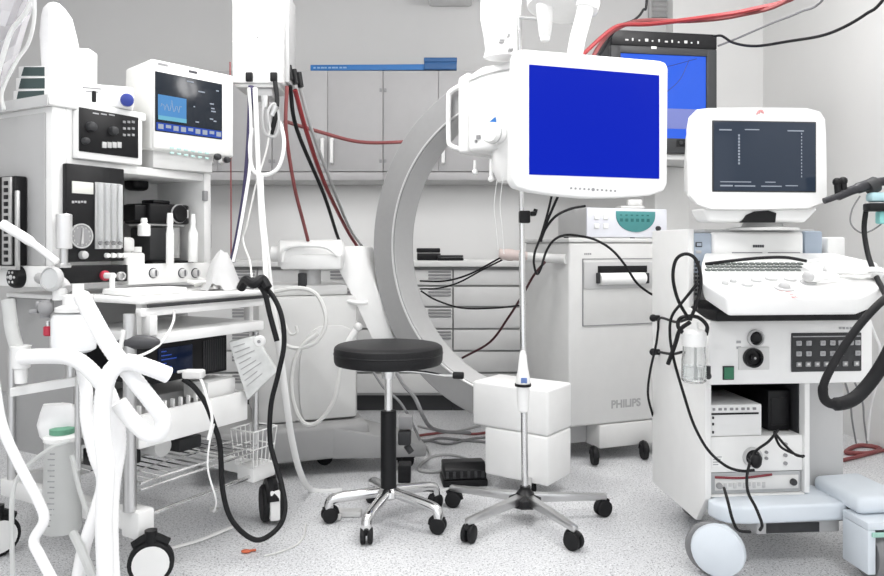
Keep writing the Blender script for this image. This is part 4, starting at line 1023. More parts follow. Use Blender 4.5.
# ------------------------------------------------------------------ tall grey cart with printer, and what stands on it
def cart():
    Q = Fr(P(569, 0, 3.4).x, 3.4, 21)
    t = empty('monitor_cart', Q, 'tall pale grey wheeled cart with printer slot behind the drip stand', 'cart')
    h = Q.hy
    zt = h(569, 238).z; zs = h(572, 428).z; W_, Dp = .56, .44
    MB().box(0, W_, 0, Dp, zs+.002, zt-.02, .012, 3).out('cabinet', CR, t)
    MB().box(-.006, W_+.006, -.006, Dp+.006, zt-.02, zt, .006).out('top', CR, t)
    x0 = h(599, 440).x
    m = MB(); m.box(x0, W_, -.004, Dp, .06, zs, .01); m.out('plinth', CR, t)
    m = MB(); m.box(.02, x0-.002, .10, Dp-.03, .07, zs, .006); m.out('wheel_arch', LG, t)
    a, b, c, d = Q.rc(583, 668, 259, 326, -.004)
    p = MB().box(a, b, -.004, .004, c, d, .002).out('front_panel', mat('cart_panel', (.62, .62, .61), .45), t)
    m = MB(); e = .0022
    m.box(a-e, a+e, -.0055, .001, c, d).box(a, b, -.0055, .001, d-e, d+e).box(a, b, -.0055, .001, c-e, c+e); m.out('panel_gap', MG, t)
    a, b, c, d = Q.rc(584, 652, 262, 289, -.008)
    MB().box(a, b, -.010, -.003, c, d, .002).out('printer_frame', LG, p)
    a, b, c, d = Q.rc(598, 647, 266, 273, -.012); MB().box(a, b, -.014, -.009, c, d, .001).out('paper_slot', BK, p)
    a, b, c, d = Q.rc(599, 644, 273, 285, -.014); MB().cyl((a, -.012, (c+d)/2), (b, -.012, (c+d)/2), (d-c)/2, n=20).out('paper_roll', PPR, p)
    for px in (597, 646):
        q = h(px, 277, -.01); MB().box(q.x-.006, q.x+.006, -.03, -.009, q.z-.03, q.z+.02, .003).out('roll_holder', DG, p)
    q = h(611, 408.3, -.001); text('PHILIPS', .052, mat('pale_grey_letters', (.40, .40, .40), .5), t, Matrix.Translation((q.x, -.0012, q.z)), bold=.0016)
    m = MB(); q = h(584, 254, -.001)
    for k in range(4): m.box(q.x+.002+k*.010, q.x+.009+k*.010, -.001, .001, q.z-.004, q.z+.004)
    m.out('small_print', MG, t)
    # grip bar at its left
    g0 = P(498, 254, 3.34); 
    MB().tube([P(499, 254, 3.38), P(512, 255, 3.38), P(527, 256, 3.38)], [.025, .028, .024, .02], 14).out('side_grip', BEI, t, True)
    MB().tube([P(518, 256, 3.40), P(545, 258, 3.48), P(566, 259, 3.42)], .022, 12).out('side_handle', CR, t, True)
    for px, py in ((598, 467), (648, 461)):
        w = FL(px, py); l = Q.loc(w); castor(t, (l.x, l.y+.03, 0), .035, 1.3, .026, BK, BR, None, twin=False, up=.012)
    l = (.08, Dp-.06, 0); castor(t, l, .035, 1.0, .026, BK, BR, None, twin=False, up=.02)
    # column and platform carrying the old monitor
    zp = P(0, 153, 3.66).z
    m = MB(); a = Q.hy(656, 190, Dp-.13).x; b = Q.hy(691, 190, Dp-.13).x
    MB().box(a, b, Dp-.12, Dp-.02, zt+.001, zp-.03, .008).out('monitor_column', CR, t)
    C_ = Fr(P(611, 0, 3.62).x, 3.62, 9)
    m = MB(); m.M = Matrix.Translation(C_.o) @ Matrix.Rotation(C_.yaw, 4, 'Z'); m.box(.02, .56, .02, .38, zp-.03, zp-.001, .006); m.out('monitor_platform', CR, t, True)
    # black CRT monitor
    W2 = C_.hy(717, 100).x; z0 = zp
    z1 = C_.hy(640, 31).z-z0; zt1 = C_.hy(640, 46).z-z0
    t2 = empty('crt_monitor', C_, 'old black-framed tube monitor with bright blue screen behind the white monitors', 'monitor', z=z0)
    MB().prism([(0.02, 0), (.25, .03), (.42, .10), (.42, z1-.1), (.25, z1-.02), (.02, z1)], 'x', .012, W2-.012, .006).out('housing', DG, t2)
    m = MB(); x0, x1, c, d = C_.rc(621, 707, 52.5, 137, 0); c -= z0; d -= z0
    m.box(0, x0, 0, .03, 0, zt1, .004).box(x1, W2, 0, .03, 0, zt1, .004).box(x0-.004, x1+.004, 0, .03, d, zt1, .002).box(x0-.004, x1+.004, 0, .03, 0, c, .002); m.out('frame', DG, t2)
    MB().box(.002, W2-.002, -.004, .03, zt1, z1, .004).out('control_panel', BK, t2)
    m = MB(); m.box(x0, x1, .012, .03, c, d); s = m.out('screen', SB2, t2)
    MB().box(x0+.004, x1-.004, .0105, .0125, c+(d-c)*.12, c+(d-c)*.36).out('grey_band', mat('screen_grey_blue', (.10, .12, .30), .3, emit=.45), s)
    m = MB(); m.tube([(x0+.30*(x1-x0), .0105, d-.05), (x0+.5*(x1-x0), .0105, d-.06), (x1-.05, .0105, d-.012)], .0016, 5).tube([(x1-.09, .0105, d-.02), (x1-.14, .0105, d-.12), (x0+.52*(x1-x0), .0105, d-.19)], .0016, 5); m.out('dark_trace', mat('screen_dark_blue', (.01, .02, .16), .4), s)
    for k in range(12):
        xx = x0+.02+k*(x1-x0-.04)/12; MB().box(xx, xx+.008+.008*(k % 3 == 0), -.0065, -.003, zt1+.022, zt1+.030+.006*(k % 2), .001).out('button', LG, t2)
    q = C_.hy(654, 47.5, -.002); MB().box(q.x-.014, q.x+.014, -.002, .002, q.z-z0-.007, q.z-z0+.006, .001).out('badge', CR, t2)
    m = MB(); a = C_.hy(686, 143, 0); m.box(a.x-.05, a.x+.09, -.003, .002, a.z-z0-.02, a.z-z0+.018, .002); fc_ = m.out('front_controls', BK, t2)
    for k in range(4): MB().cyl((a.x-.03+k*.03, -.012, a.z-z0), (a.x-.03+k*.03, -.003, a.z-z0), .009, n=14).out('knob', DG, fc_)
    # grey-white box with a teal display on the cart
    E = Fr(P(587, 0, 3.46).x, 3.46, 21); zE = zt+.001
    We = E.hy(667, 220).x; he = E.hy(590, 208).z-zE
    t3 = empty('electrosurgical_unit', E, 'white box with half-oval teal display standing on the tall grey cart', 'device', z=zE)
    MB().box(0, We, .01, .27, .008, he, .006).out('casing', LG, t3)
    MB().box(0, We, 0, .012, .004, he+.002, .004).out('front_panel', mat('pale_lilac_plastic', (.70, .71, .76), .4), t3)
    for x in (.03, We-.03):
        for y in (.03, .24): MB().cyl((x, y, 0), (x, y, .008), .012, n=12).out('foot', BK, t3)
    a, b, c, d = E.rc(616, 655, 211, 232, -.001); c -= zE; d -= zE; cx = (a+b)/2; pts = [(a, d), ]
    for k in range(17): an = PI+PI*k/16; pts.append((cx+(b-a)/2*math.cos(an), d-.02+(d-.02-c)*math.sin(an)))
    pts.append((b, d)); MB().prism(pts, 'y', -.004, .001, .001).out('display', TEAL, t3)
    m = MB()
    for k in range(6):
        xx = a+.02+k*(b-a-.04)/6; m.box(xx, xx+.016, -.0052, -.0035, d-.05, d-.035)
        m.box(xx, xx+.012, -.0052, -.0035, d-.022, d-.016)
    m.out('display_digits', mat('dark_teal', (.02, .14, .14), .4), t3)
    for k in range(2):
        for j in range(2):
            q = E.hy(596.5+k*9, 217+j*9, -.001); MB().box(q.x-.014, q.x+.014, -.007, .001, q.z-zE-.012, q.z-zE+.012, .004).out('button', WH, t3)
    q = E.hy(657.5, 228.5, 0); m = MB(); knob(m, (q.x, 0, q.z-zE), (0, -1, 0), .012, .016); m.out('knob', DG, t3)
    q = E.hy(641, 203, .1); z = he
    # small grey pad on top
    w = E.w((cx+.02, .06, 0)); m = MB(); m.box(w.x-.06, w.x+.06, w.y-.02, w.y+.1, zE+he+.003, zE+he+.018, .006); m.box(w.x-.02, w.x+.05, w.y-.01, w.y+.03, zE+he+.0181, zE+he+.05, .006)
    m.thing('power_supply', CR, 'small pale adapter lying on top of the box with the teal display', 'adapter')
    # cables behind the drip stand and over the cart
    cable('cable', PL(3.3, (553, 190, 3.3), (548, 212, 3.3), (541, 236, 3.3), (535, 252, 3.3), (534, 264, 3.3), (537, 274, 3.3), (541, 268, 3.3), (546, 252, 3.3), (554, 240, 3.3), (566, 235, 3.3), (580, 236, 3.27), (596, 240, 3.25), (612, 250, 3.24), (625, 265, 3.24), (636, 282, 3.24), (648, 292, 3.27), (658, 297, 3.3)), .0055, BR, 'black cable looping below the grip bar and over the printer slot of the tall cart', 'cable')
    cable('cable', PL(3.3, (560, 192, 3.2), (552, 210, 3.22), (543, 232, 3.25), (541, 242, 3.25)), .006, BR, 'black cable hanging straight from behind the flat monitor to the grip bar', 'cable')
    cable('cable', PL(3.3, (585, 206, 3.3), (570, 209, 3.25), (556, 216, 3.22), (546, 228, 3.24), (541, 240, 3.25)), .006, BR, 'black cable curving from the box with the teal display to the grip bar', 'cable')
    cable('gas_hose', PL(3.5, (578, 60, 3.3), (590, 48, 3.35), (608, 32, 3.4), (622, 25, 3.42), (650, 24, 3.3), (700, 18, 3.1), (750, 10, 3.0), (800, -6, 2.9), (850, -60, 2.75), (885, -285, 2.62)), .010, RED, 'bright red hose running above the black tube monitor, lower of the two', 'hose', 'red hoses at the top')
    cable('gas_hose', PL(3.5, (590, 62, 3.32), (602, 42, 3.42), (615, 30, 3.47), (640, 21, 3.4), (690, 21, 3.15), (740, 15, 3.05), (790, -2, 2.9), (842, -60, 2.8), (872, -280, 2.66)), .010, REDD, 'darker red hose running above the black tube monitor, behind the bright red one', 'hose', 'red hoses at the top')
    cable('cable', PL(3.5, (600, 55, 3.5), (613, 33, 3.5), (618, 26, 3.5), (634, 20, 3.5), (643, 10, 3.5), (647, -6, 3.5), (649, -140, 3.5)), .006, BR, 'black cable rising to the top edge left of the tube monitor', 'cable')
    cable('cable', PL(3.5, (714, 36, 3.6), (722, 36, 3.5), (734, 43, 3.4), (756, 46, 3.2), (790, 41, 3.0), (820, 36, 2.9), (842, 28, 2.8), (866, 14, 2.7), (886, -4, 2.6), (940, -90, 2.5), (950, -300, 2.55)), .006, BR, 'black cable sagging from the tube monitor along the right wall to the top right corner', 'cable')
    cable('cable', PL(3.5, (718, 46, 3.6), (738, 38, 3.5), (770, 24, 3.3), (800, 12, 3.1), (826, -4, 2.9), (880, -90, 2.75), (900, -280, 2.66)), .005, GRW, 'grey cable rising straight from the tube monitor to the top edge', 'cable')
cart()

# ------------------------------------------------------------------ stool, drip stand
def star_base(t, fr, angs, R, leg_r, z_hub, z_end, cr, lm, hook=False):
    for a in angs:
        a = math.radians(a)-fr.yaw; d = Vector((math.cos(a), math.sin(a), 0)); s = Vector((-d.y, d.x, 0))
        m = MB()
        if hook: m.tube([d*.03+Vector((0, 0, z_hub)), d*(R*.5)+Vector((0, 0, (z_hub+z_end)/2+.008)), d*(R-.02)+Vector((0, 0, z_end+.012)), d*R+Vector((0, 0, z_end-.006)), d*(R+.001)+Vector((0, 0, z_end-.03))], leg_r, 12, 5)
        else:
            for k in (0,):
                e0 = d*.03; e1 = d*(R+.012); w0, w1 = .016, .011
                m.hexa([e0+s*w0+Vector((0, 0, z_hub-.018)), e1+s*w1+Vector((0, 0, z_end-.012)), e1-s*w1+Vector((0, 0, z_end-.012)), e0-s*w0+Vector((0, 0, z_hub-.018))],
                       [e0+s*w0+Vector((0, 0, z_hub+.014)), e1+s*w1+Vector((0, 0, z_end+.010)), e1-s*w1+Vector((0, 0, z_end+.010)), e0-s*w0+Vector((0, 0, z_hub+.014))], .004)
                m.mi = 1; m.box(-.001, .001, -.001, .001, z_hub, z_hub+.001); m.mi = 0
        lg = m.out('leg', [lm, BK], t)
        m = MB(); c = d*R; m.cyl(c+Vector((0, 0, z_end-.045)), c+Vector((0, 0, z_end-.008)), .011, n=12)
        cc = c+Vector((0, 0, cr)); side = Vector((math.cos(a+1.9), math.sin(a+1.9), 0)); roll = side.cross(Vector((0, 0, 1)))
        for k in (-1, 1):
            m.lathe([(0, -.009), (cr*.8, -.009), (cr, -.006), (cr, .006), (cr*.8, .009), (0, .009)], cc+side*(k*.0125), side, 20)
        hood = [cc+roll*(-cr*1.05), cc+roll*(-cr*.8)+Vector((0, 0, cr*.72)), cc+Vector((0, 0, cr*1.08)), cc+roll*(cr*.8)+Vector((0, 0, cr*.72))]
        m.tube(hood, .009, 8, 4)
        m.out('castor', BR, lg)
def stool():
    S = Fr(-.196, 2.71, 0)
    t = empty('stool', S, 'round black padded stool on a five-legged chrome base with castors', 'stool')
    z1 = .648; R = .199
    MB().lathe([(0, -.072), (R-.02, -.072), (R-.005, -.069), (R-.001, -.06), (R, -.045), (R, -.018), (R-.003, -.008), (R-.012, -.002), (R-.04, .001), (0, .003)], (0, 0, z1), (0, 0, 1), 48).out('seat', LE, t)
    MB().lathe([(R+.0008, -.034), (R+.0025, -.031), (R+.0008, -.028)], (0, 0, z1), (0, 0, 1), 48).out('piping', BK, t)
    MB().cyl((0, 0, z1-.088), (0, 0, z1-.0725), .09, n=24).out('seat_plate', DG, t)
    m = MB(); m.cyl((0, 0, .40), (0, 0, z1-.09), .0145, n=20); m.cyl((0, 0, z1-.125), (0, 0, z1-.09), .024, .03, n=20); m.out('gas_lift', CH, t)
    MB().tube([(.03, -.01, z1-.095), (.12, -.02, z1-.098), (.2, -.03, z1-.108), (.245, -.035, z1-.108)], .005, 8).out('height_lever', CH, t)
    MB().cyl((.235, -.034, z1-.108), (.275, -.038, z1-.109), .013, n=14, b=.003).out('lever_knob', BK, t)
    MB().cyl((0, 0, .112), (0, 0, .405), .029, n=24, b=.003).out('column_sleeve', BK, t)
    MB().lathe([(.03, 0), (.045, .01), (.042, .03), (.03, .04)], (0, 0, .085), (0, 0, 1), 24).out('hub', CH, t)
    star_base(t, S, (183, 254, 328, 38, 111), .215, .0185, .108, .075, .028, CH, True)
stool()
def stand():
    S = Fr(.306, 2.722, 0)
    t = empty('drip_stand', S, 'chrome drip stand with five flat legs on black castors, right of the stool', 'stand')
    top = P(519, -14, 2.722)-S.o
    m = MB(); m.cyl((0, 0, .09), (top.x*.5, 0, top.z*.5), .0125, n=16).cyl((top.x*.5, 0, top.z*.5), top, .0095, n=16); m.out('pole', CH, t)
    MB().lathe([(.055, 0), (.062, .008), (.06, .03), (.035, .042), (.02, .06), (.02, .07)], (0, 0, .055), (0, 0, 1), 10).out('hub', BK, t)
    q = P(527, 216, 2.71)-S.o
    m = MB(); m.box(q.x-.028, q.x+.012, -.022, .022, q.z-.026, q.z+.02, .005).box(q.x+.012, q.x+.036, -.012, .012, q.z+.0, q.z+.018, .006).cyl((q.x+.03, 0, q.z+.01), (q.x+.034, 0, q.z+.026), .008); m.out('clamp', BK, t)
    star_base(t, S, (80, 152, 224, 296, 8), .298, .012, .085, .072, .030, ST, False)
    # white tapering bottle strapped to the pole
    D = 2.68; a = P(523, 412, D); s = D/F
    m = MB(); m.lathe([(0, 0), (.013, 0), (.020, .006), (.024, .09), (.0265, .095), (.026, .12), (.019, .155), (.013, .205), (.008, .222), (0, .224)], (a.x, a.y-.0, a.z), (0, 0, 1), 22)
    o = m.thing('dropper_bottle', WH, 'white tapering bottle strapped low on the pole of the drip stand', 'bottle')
    m = MB(); m.lathe([(.0268, .093), (.030, .094), (.030, .103), (.0265, .104)], (a.x, a.y, a.z), (0, 0, 1), 22); m.box(a.x-.004, a.x+.004, a.y+.02, a.y+.055, a.z+.094, a.z+.103); m.out('strap', BK, o, True)
    m = MB(); m.box(a.x-.010, a.x+.012, a.y-.0262, a.y-.022, a.z+.108, a.z+.128, .002); m.out('label', mat('blue_print', (.12, .2, .45), .6), o, True)
stand()
# ------------------------------------------------------------------ ultrasound machine at the right
U = Fr(P(705, 0, 2.35).x, 2.35, 5)
def ultrasound():
    h, rc = U.hy, U.rc
    t = empty('ultrasound_machine', U, 'white ultrasound machine on wheels with dark tube screen and keyboard at the right', 'ultrasound machine')
    xr = h(810, 440).x; xw = h(842, 440, .1).x
    zpB, zpT = h(720, 384).z, h(720, 320).z
    zbay0 = h(707, 496).z
    dep = U.hx(652, 400, 0).y
    ztop = U.hx(652, 232, 0).y and U.hx(653, 231, 0).z
    # lower cabinet: sides, back, floor
    m = MB()
    m.prism([(-.0, .20), (.07, .11), (dep, .115), (dep, ztop), (.13, ztop), (.13, .80), (0, zpT)], 'x', 0, .022, .004)
    m.box(.022, xr, dep-.03, dep, .17, ztop-.06).box(xr-.018, xr, 0, dep-.03, zbay0, zpB, .003).box(.022, xr-.018, .0, dep-.03, zbay0-.005, zbay0, .001)
    m.out('cabinet', WM, t)
    MB().box(xr+.001, xw, .09, dep, .2, zpB, .006).out('side_recess_panel', LG, t)
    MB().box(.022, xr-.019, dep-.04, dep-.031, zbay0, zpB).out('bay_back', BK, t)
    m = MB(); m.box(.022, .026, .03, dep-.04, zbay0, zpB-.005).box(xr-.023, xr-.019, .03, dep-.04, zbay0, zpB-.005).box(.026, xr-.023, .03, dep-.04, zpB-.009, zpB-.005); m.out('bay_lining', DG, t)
    # front control panel
    xp = h(873, 345, -.02).x
    fp = MB().box(.004, xp, -.02, dep-.05, zpB, zpT, .008).out('front_panel', WH, t)
    v = -.021
    q = h(755, 338, v); m = MB(); m.lathe([(.027, 0), (.027, .010), (.022, .012), (.021, .003), (0, .002)], q, (0, -1, 0), 26); m.mi = 1; m.lathe([(0, .0025), (.021, .0035), (.016, .008), (.010, .004), (0, .004)], q, (0, -1, 0), 26); m.out('probe_port', [LG, BK], fp)
    a, b, c, d = rc(738, 769, 347, 370, v); MB().box(a, b, v-.004, v+.002, c, d, .006, 3).out('port_surround', CR, fp)
    q = h(752, 357.5, v-.003); m = MB(); m.lathe([(.031, 0), (.031, .014), (.024, .015), (.022, .005), (0, .004)], q, (0, -1, 0), 28); m.lathe([(.010, .003), (.010, .012), (.006, .014), (0, .014)], q, (0, -1, 0), 16); m.mi = 1; m.ball(q+Vector((.002, -.016, 0)), .004, 8, 5); m.out('probe_port', [BK, LG], fp)
    a, b, c, d = rc(723.5, 733, 367, 379, v); m = MB(); m.box(a-.003, b+.003, v-.002, v+.001, c-.003, d+.003, .001); m.mi = 1; m.box(a, b, v-.008, v, c, d, .003); m.out('power_switch', [DG, GRN], fp)
    a, b, c, d = rc(791, 861, 333, 372, v); kp = MB().box(a, b, v-.004, v+.002, c, d, .003).out('keypad', DG, fp)
    W_, H_ = b-a, d-c
    for j, row in enumerate(((.06, .20, .40, .54, .66, .80, .9), (.06, .20, .40, .54, .66, .9), (.06, .19, .32, .45, .58, .72, .88))):
        for fx in row:
            x = a+fx*W_; z = d-H_*(.26+.27*j)
            m = MB(); m.box(x, x+.018, v-.008, v-.0035, z-.008, z+.008, .002); m.mi = 1; m.box(x+.005, x+.013, v-.0088, v-.0075, z-.003, z+.004); m.out('key', [INKL if j < 2 else MG, CR if j == 2 else MG], kp)
    m = MB(); m.box(a+.004, b-.004, v-.0052, v-.0035, d-.013, d-.010); m.out('keypad_print', INKL, kp)
    q = h(845, 328, v); m = MB()
    for k in range(5): m.box(q.x-.02+k*.012, q.x-.012+k*.012, v-.001, v+.001, q.z-.004, q.z+.003)
    m.out('small_print', INKL, fp); q = h(739, 342, v)
    for k in range(2): MB().box(q.x-.008, q.x+.006, v-.001, v+.001, q.z-.004-.018*k, q.z+.004-.018*k).out('port_mark', INKL, fp)
    # black slab painted in as the shadow band below the desk
    zk = h(800, 312).z
    MB().box(.01, xp-.04, -.06, dep-.06, zpT+.001, zk+.012, .006).out('desk_shadow_band', BK, t)
    # keyboard desk
    def zp_(y): return .868+(y+.33)*.26        # desk slope
    def at(px, py):
        # meet the sloping desk top
        lo, hi = -.6, .4
        for _ in range(40):
            mid = (lo+hi)/2; q = h(px, py, mid)
            if q.z > zp_(mid): lo = mid
            else: hi = mid
        return Vector((q.x, mid, zp_(mid)))
    yF = -.335
    pf0, pf1 = h(726, 298, yF).x, h(861, 298, yF).x
    poly = [(pf0, yF), (pf1, yF), (pf1+.0, yF), (h(884, 300, -.25).x, -.25), (h(878, 275, .0).x, .0), (h(836, 262, .10).x, .12), (h(704, 262, .12).x, .12), (h(701, 266, .0).x, .0), (h(701, 287, -.20).x, -.20)]
    poly = [poly[0], poly[1]]+poly[3:]
    m = MB()
    top = [m.bm.verts.new((x, y, zp_(y))) for x, y in poly]; bot = [m.bm.verts.new((x+(.012 if x < .2 else -.006), y+(.012 if y < -.3 else 0), zp_(y)-.054)) for x, y in poly]
    n = len(poly); fs = [m.bm.faces.new(top), m.bm.faces.new(bot[::-1])]+[m.bm.faces.new((top[i], bot[i], bot[(i+1) % n], top[(i+1) % n])) for i in range(n)]
    bmesh.ops.recalc_face_normals(m.bm, faces=fs); m._bev(top+bot, fs, .010, 3)
    dk = m.out('keyboard_desk', WH, t)
    sl = Matrix.Rotation(math.atan(.26), 4, 'X')
    def ondesk(mb, p, dz=0): mb.M = Matrix.Translation((p.x, p.y, p.z+dz)) @ sl
    # keys
    for j in range(3):
        for k in range(16):
            p = at(710+k*6.0-j*1.2, 264.6+j*3.1)
            m = MB()
            m.M = Matrix.Translation(p) @ sl
            m.box(-.0075, .0075, -.0075, .0075, .0, .006, .002).out('key', mat('grey_keycap', (.13, .15, .14), .5), dk)
    p = at(755, 268); m = MB(); m.M = Matrix.Translation(p) @ sl; m.box(-.145, .16, -.045, .03, -.001, .0015, .001); m.out('key_field', LG, dk)
    p = at(784, 289); m = MB(); m.M = Matrix.Translation(p) @ sl; m.lathe([(.026, 0), (.026, .004), (.020, .006), (0, .006)], (0, 0, 0), (0, 0, 1), 24); m.ball((0, 0, .006), .016, 18, 10); m.out('trackball', LG, dk)
    for px, py, w_ in ((747, 285.5, .016), (756, 281, .016), (771, 279.5, .018), (790, 280, .018), (808, 283, .022), (725, 284, .010), (733, 282, .010)):
        p = at(px, py); m = MB(); m.M = Matrix.Translation(p) @ sl; m.lathe([(w_, 0), (w_, .006), (w_*.7, .009), (0, .009)], (0, 0, 0), (0, 0, 1), 20); m.out('desk_button', LG, dk)
    m = MB()
    rnd = random.Random(2)
    for k in range(7):
        p = at(786+rnd.uniform(-6, 8), 294+rnd.uniform(-3, 3)); m.M = Matrix.Translation(p) @ sl; m.tube([(-.008, rnd.uniform(-.008, .008), .0003), (.0, rnd.uniform(-.006, .006), .0003), (.009, rnd.uniform(-.008, .008), .0003)], .0013, 5, 3)
    m.out('pink_scribble', PNK, dk)
    # rear tower: pale blue side, drive unit, right box
    v2 = .135
    a, b, c, d = rc(689, 712, 233, 306, v2); zt2 = d
    zd = zp_(.12)-.07
    s = MB().box(.023, b, v2, dep-.02, zd+.0, d, .006).out('blue_side_module', mat('pale_steel_blue', (.42, .48, .56), .5), t)
    q = h(699, 244.5, v2-.001); m = MB(); m.box(q.x-.012, q.x+.010, v2-.004, v2+.001, q.z-.008, q.z+.008, .001); m.mi = 1; m.box(q.x-.009, q.x+.007, v2-.005, v2-.003, q.z-.005, q.z+.005); m.out('indicator_window', [DG, SW], s)
    q = h(699, 252, v2-.001); m = MB(); m.box(q.x-.011, q.x+.008, v2-.003, v2+.001, q.z-.005, q.z+.005, .001); m.out('rocker_switch', LG, s)
    m = MB()
    for k in range(9):
        for j in range(4):
            q = h(690.5+j*2.8, 262+k*4.0, v2-.001); m.box(q.x-.0032, q.x+.0032, v2-.002, v2+.001, q.z-.0045, q.z+.0045)
    m.out('vent_hole', DG, s)
    a2, b2, c2, d2 = rc(713, 804, 232, 264, .125)
    dr = MB().box(a2, b2, .125, dep-.02, c2-.02, d2, .01, 3).out('drive_unit', WH, t)
    m = MB()
    for px0, px1 in ((732, 762), (768, 800)):
        m = MB(); q0, q1 = h(px0, 253, .124), h(px1, 253, .124); m.box(q0.x, q1.x, .122, .127, q0.z-.004, q0.z+.003); m.box(q0.x, q1.x, .122, .127, q0.z-.014, q0.z-.011)
        m.out('disk_slot', MG, dr)
    m = MB(); q = h(753, 246, .124)
    for k in range(5): m.box(q.x+k*.008, q.x+.0065+k*.008, .1235, .126, q.z-.005, q.z+.004)
    m.out('badge', INK, dr)
    a3, b3, c3, d3 = rc(805, 823, 231, 263, .13); MB().box(a3, b3, .13, .26, c3-.02, d3, .008).out('grey_side_module', BG, t)
    a3, b3, c3, d3 = rc(827, 845, 237, 264, .13); MB().box(a3, b3, .125, .22, c3-.03, d3, .008).out('probe_rack', WH, t)
    a3, b3, c3, d3 = rc(700, 822, 228, 233, .14); MB().box(a3+.02, b3-.02, .15, dep-.02, d3-.016, d3-.004, .004).out('tower_top', LG, t)
    # neck and tube monitor
    q = h(754, 226, .2); zq = q.z
    m = MB(); m.lathe([(.115, 0), (.115, .008), (.066, .014), (.060, .030), (.056, .05)], (q.x, .145, zq-.017), (0, 0, 1), 30, 1.0); m.out('monitor_swivel', CR, t)
    v3 = .02
    outl = [(688, 128), (690, 117), (698, 109), (710, 107.5), (760, 107), (808, 107.5), (821, 111), (826, 119), (827, 135), (828, 196), (824, 203), (810, 208.5), (760, 210), (710, 209.5), (697, 205), (689, 196)]
    po = [h(px, py, v3) for px, py in outl]
    m = MB(); cxm = sum(p.x for p in po)/len(po); czm = sum(p.z for p in po)/len(po)
    rows = []
    for y, s in ((v3, .985), (v3+.010, 1.0), (v3+.03, .97), (v3+.06, .905), (v3+.12, .82), (v3+.20, .68), (v3+.31, .50), (v3+.33, .45)):
        zsh = -.03*max(0, y-.12)/.2
        rows.append([m.bm.verts.new((cxm+(p.x-cxm)*s, y, czm+(p.z-czm)*s+zsh)) for p in po])
    n = len(po); fs = []
    for r1, r2 in zip(rows, rows[1:]):
        for k in range(n): fs.append(m.bm.faces.new((r1[k], r1[(k+1) % n], r2[(k+1) % n], r2[k])))
    fs.append(m.bm.faces.new(rows[0])); fs.append(m.bm.faces.new(rows[-1][::-1])); bmesh.ops.recalc_face_normals(m.bm, faces=fs)
    mon = m.out('monitor_housing', WH, t)
    # lower chin of the monitor with black tilt gap
    m = MB(); p0, p1, p2, p3 = h(702, 208, .05), h(820, 208, .05), h(806, 222.5, .05), h(709, 221.5, .05)
    m.prism([(p0.x, p0.z), (p1.x, p1.z), (p2.x, p2.z), (p3.x, p3.z)], 'y', .05, .15, .012, 3); m.out('monitor_chin', WH, t)
    m = MB(); gp = [h(px, py, .048) for px, py in ((741, 222.5), (746, 215), (754, 211.5), (768, 210.5), (776, 213), (775, 222.5))]; m.prism([(p.x, p.z) for p in gp], 'y', .046, .06); m.out('tilt_gap', BK, t)
    a, b, c, d = rc(713.5, 815, 121.5, 190.5, v3-.002)
    m = MB(); e = .004; m.box(a-e, b+e, v3-.003, v3+.002, c-e, d+e, .002); m.out('screen_mask', DG, mon)
    sc = MB().box(a, b, v3-.006, v3, c, d, .003).out('screen', SS, mon)
    m = MB(); W_, H_ = b-a, d-c; y0, y1 = v3-.0075, v3-.0055
    for fx, fz, l, th in ((.05, .87, .12, .018), (.30, .88, .14, .014), (.72, .87, .16, .016), (.06, .06, .12, .02), (.20, .06, .20, .016), (.46, .06, .2, .014), (.06, .12, .3, .012), (.7, .07, .12, .012), (.5, .12, .1, .012)):
        MB().box(a+fx*W_, a+(fx+l)*W_, y0, y1, c+fz*H_, c+(fz+th)*H_).out('text_line', SW, sc)
    m = MB()
    for k in range(10): m.box(a+.235*W_, a+.25*W_, y0, y1, c+(.38+k*.045)*H_, c+(.41+k*.045)*H_)
    m.out('depth_scale', SW, sc); m = MB()
    for k in range(14): m.box(a+.855*W_, a+.862*W_, y0, y1, c+(.2+k*.048)*H_, c+(.225+k*.048)*H_)
    m.out('grey_scale_marks', SW, sc)
    q = h(760, 112, v3-.0005); m = MB()
    for k in range(3): m.tube([(q.x-.012+k*.008, v3-.001, q.z-.008+.003*k), (q.x-.002+k*.004, v3-.001, q.z+.006), (q.x+.012, v3-.001, q.z-.004)], .0025, 5, 4)
    m.out('pink_smudge', PNK, mon)
    # bumper base and wheels
    zb1, zb0 = zbay0-.0055, .152
    m = MB()
    xb1 = h(851, 500, -.10).x
    m.prism([(.004, -.004), (.012, -.05), (.04, -.085), (.10, -.095), (xb1, -.085), (xb1, .42), (0.024, .42), (.024, .0)], 'z', zb0, zb1, .016, 3); m.out('base_bumper', BGL, t)
    m = MB(); m.prism([(xb1-.015, -.16), (xb1+.16, -.15), (xb1+.16, .10), (xb1-.015, .08)], 'z', .193, .246, .02, 3); m.out('corner_bumper', BGL, t)
    m = MB(); m.box(.14, xb1-.01, -.06, .3, zb0-.045, zb0-.0005, .006); m.mi = 1; m.box(.17, xb1-.08, -.064, -.058, zb0-.040, zb0-.010); m.out('base_underside', [LG, DG], t)
    # front left wheel behind a round white fender
    D = 2.24; c_ = U.loc(P(718, 549, D))
    m = MB(); c_.z = .085
    ax = Vector((-.55, -.83, 0)).normalized()
    m.lathe([(0, -.024), (.055, -.024), (.076, -.016), (.080, 0), (.076, .014), (.055, .026), (0, .030)], c_, ax, 32); 
    m.box(c_.x-.035, c_.x+.05, c_.y-.01, c_.y+.05, .12, zb0-.002, .012)
    f = m.out('wheel_fender', BGL, t)
    MB().lathe([(.05, -.012), (.075, -.012), (.080, -.006), (.080, .006), (.075, .012), (.05, .012)], c_+Vector((-.005, .028, -.004)), ax, 32).out('wheel', GRW, f)
    MB().box(xb1-.012, xb1+.145, -.045, .10, .135, .1925, .004).out('dark_recess_fill', MG, t)  # dark box put in to read as the shaded recess under the bumper
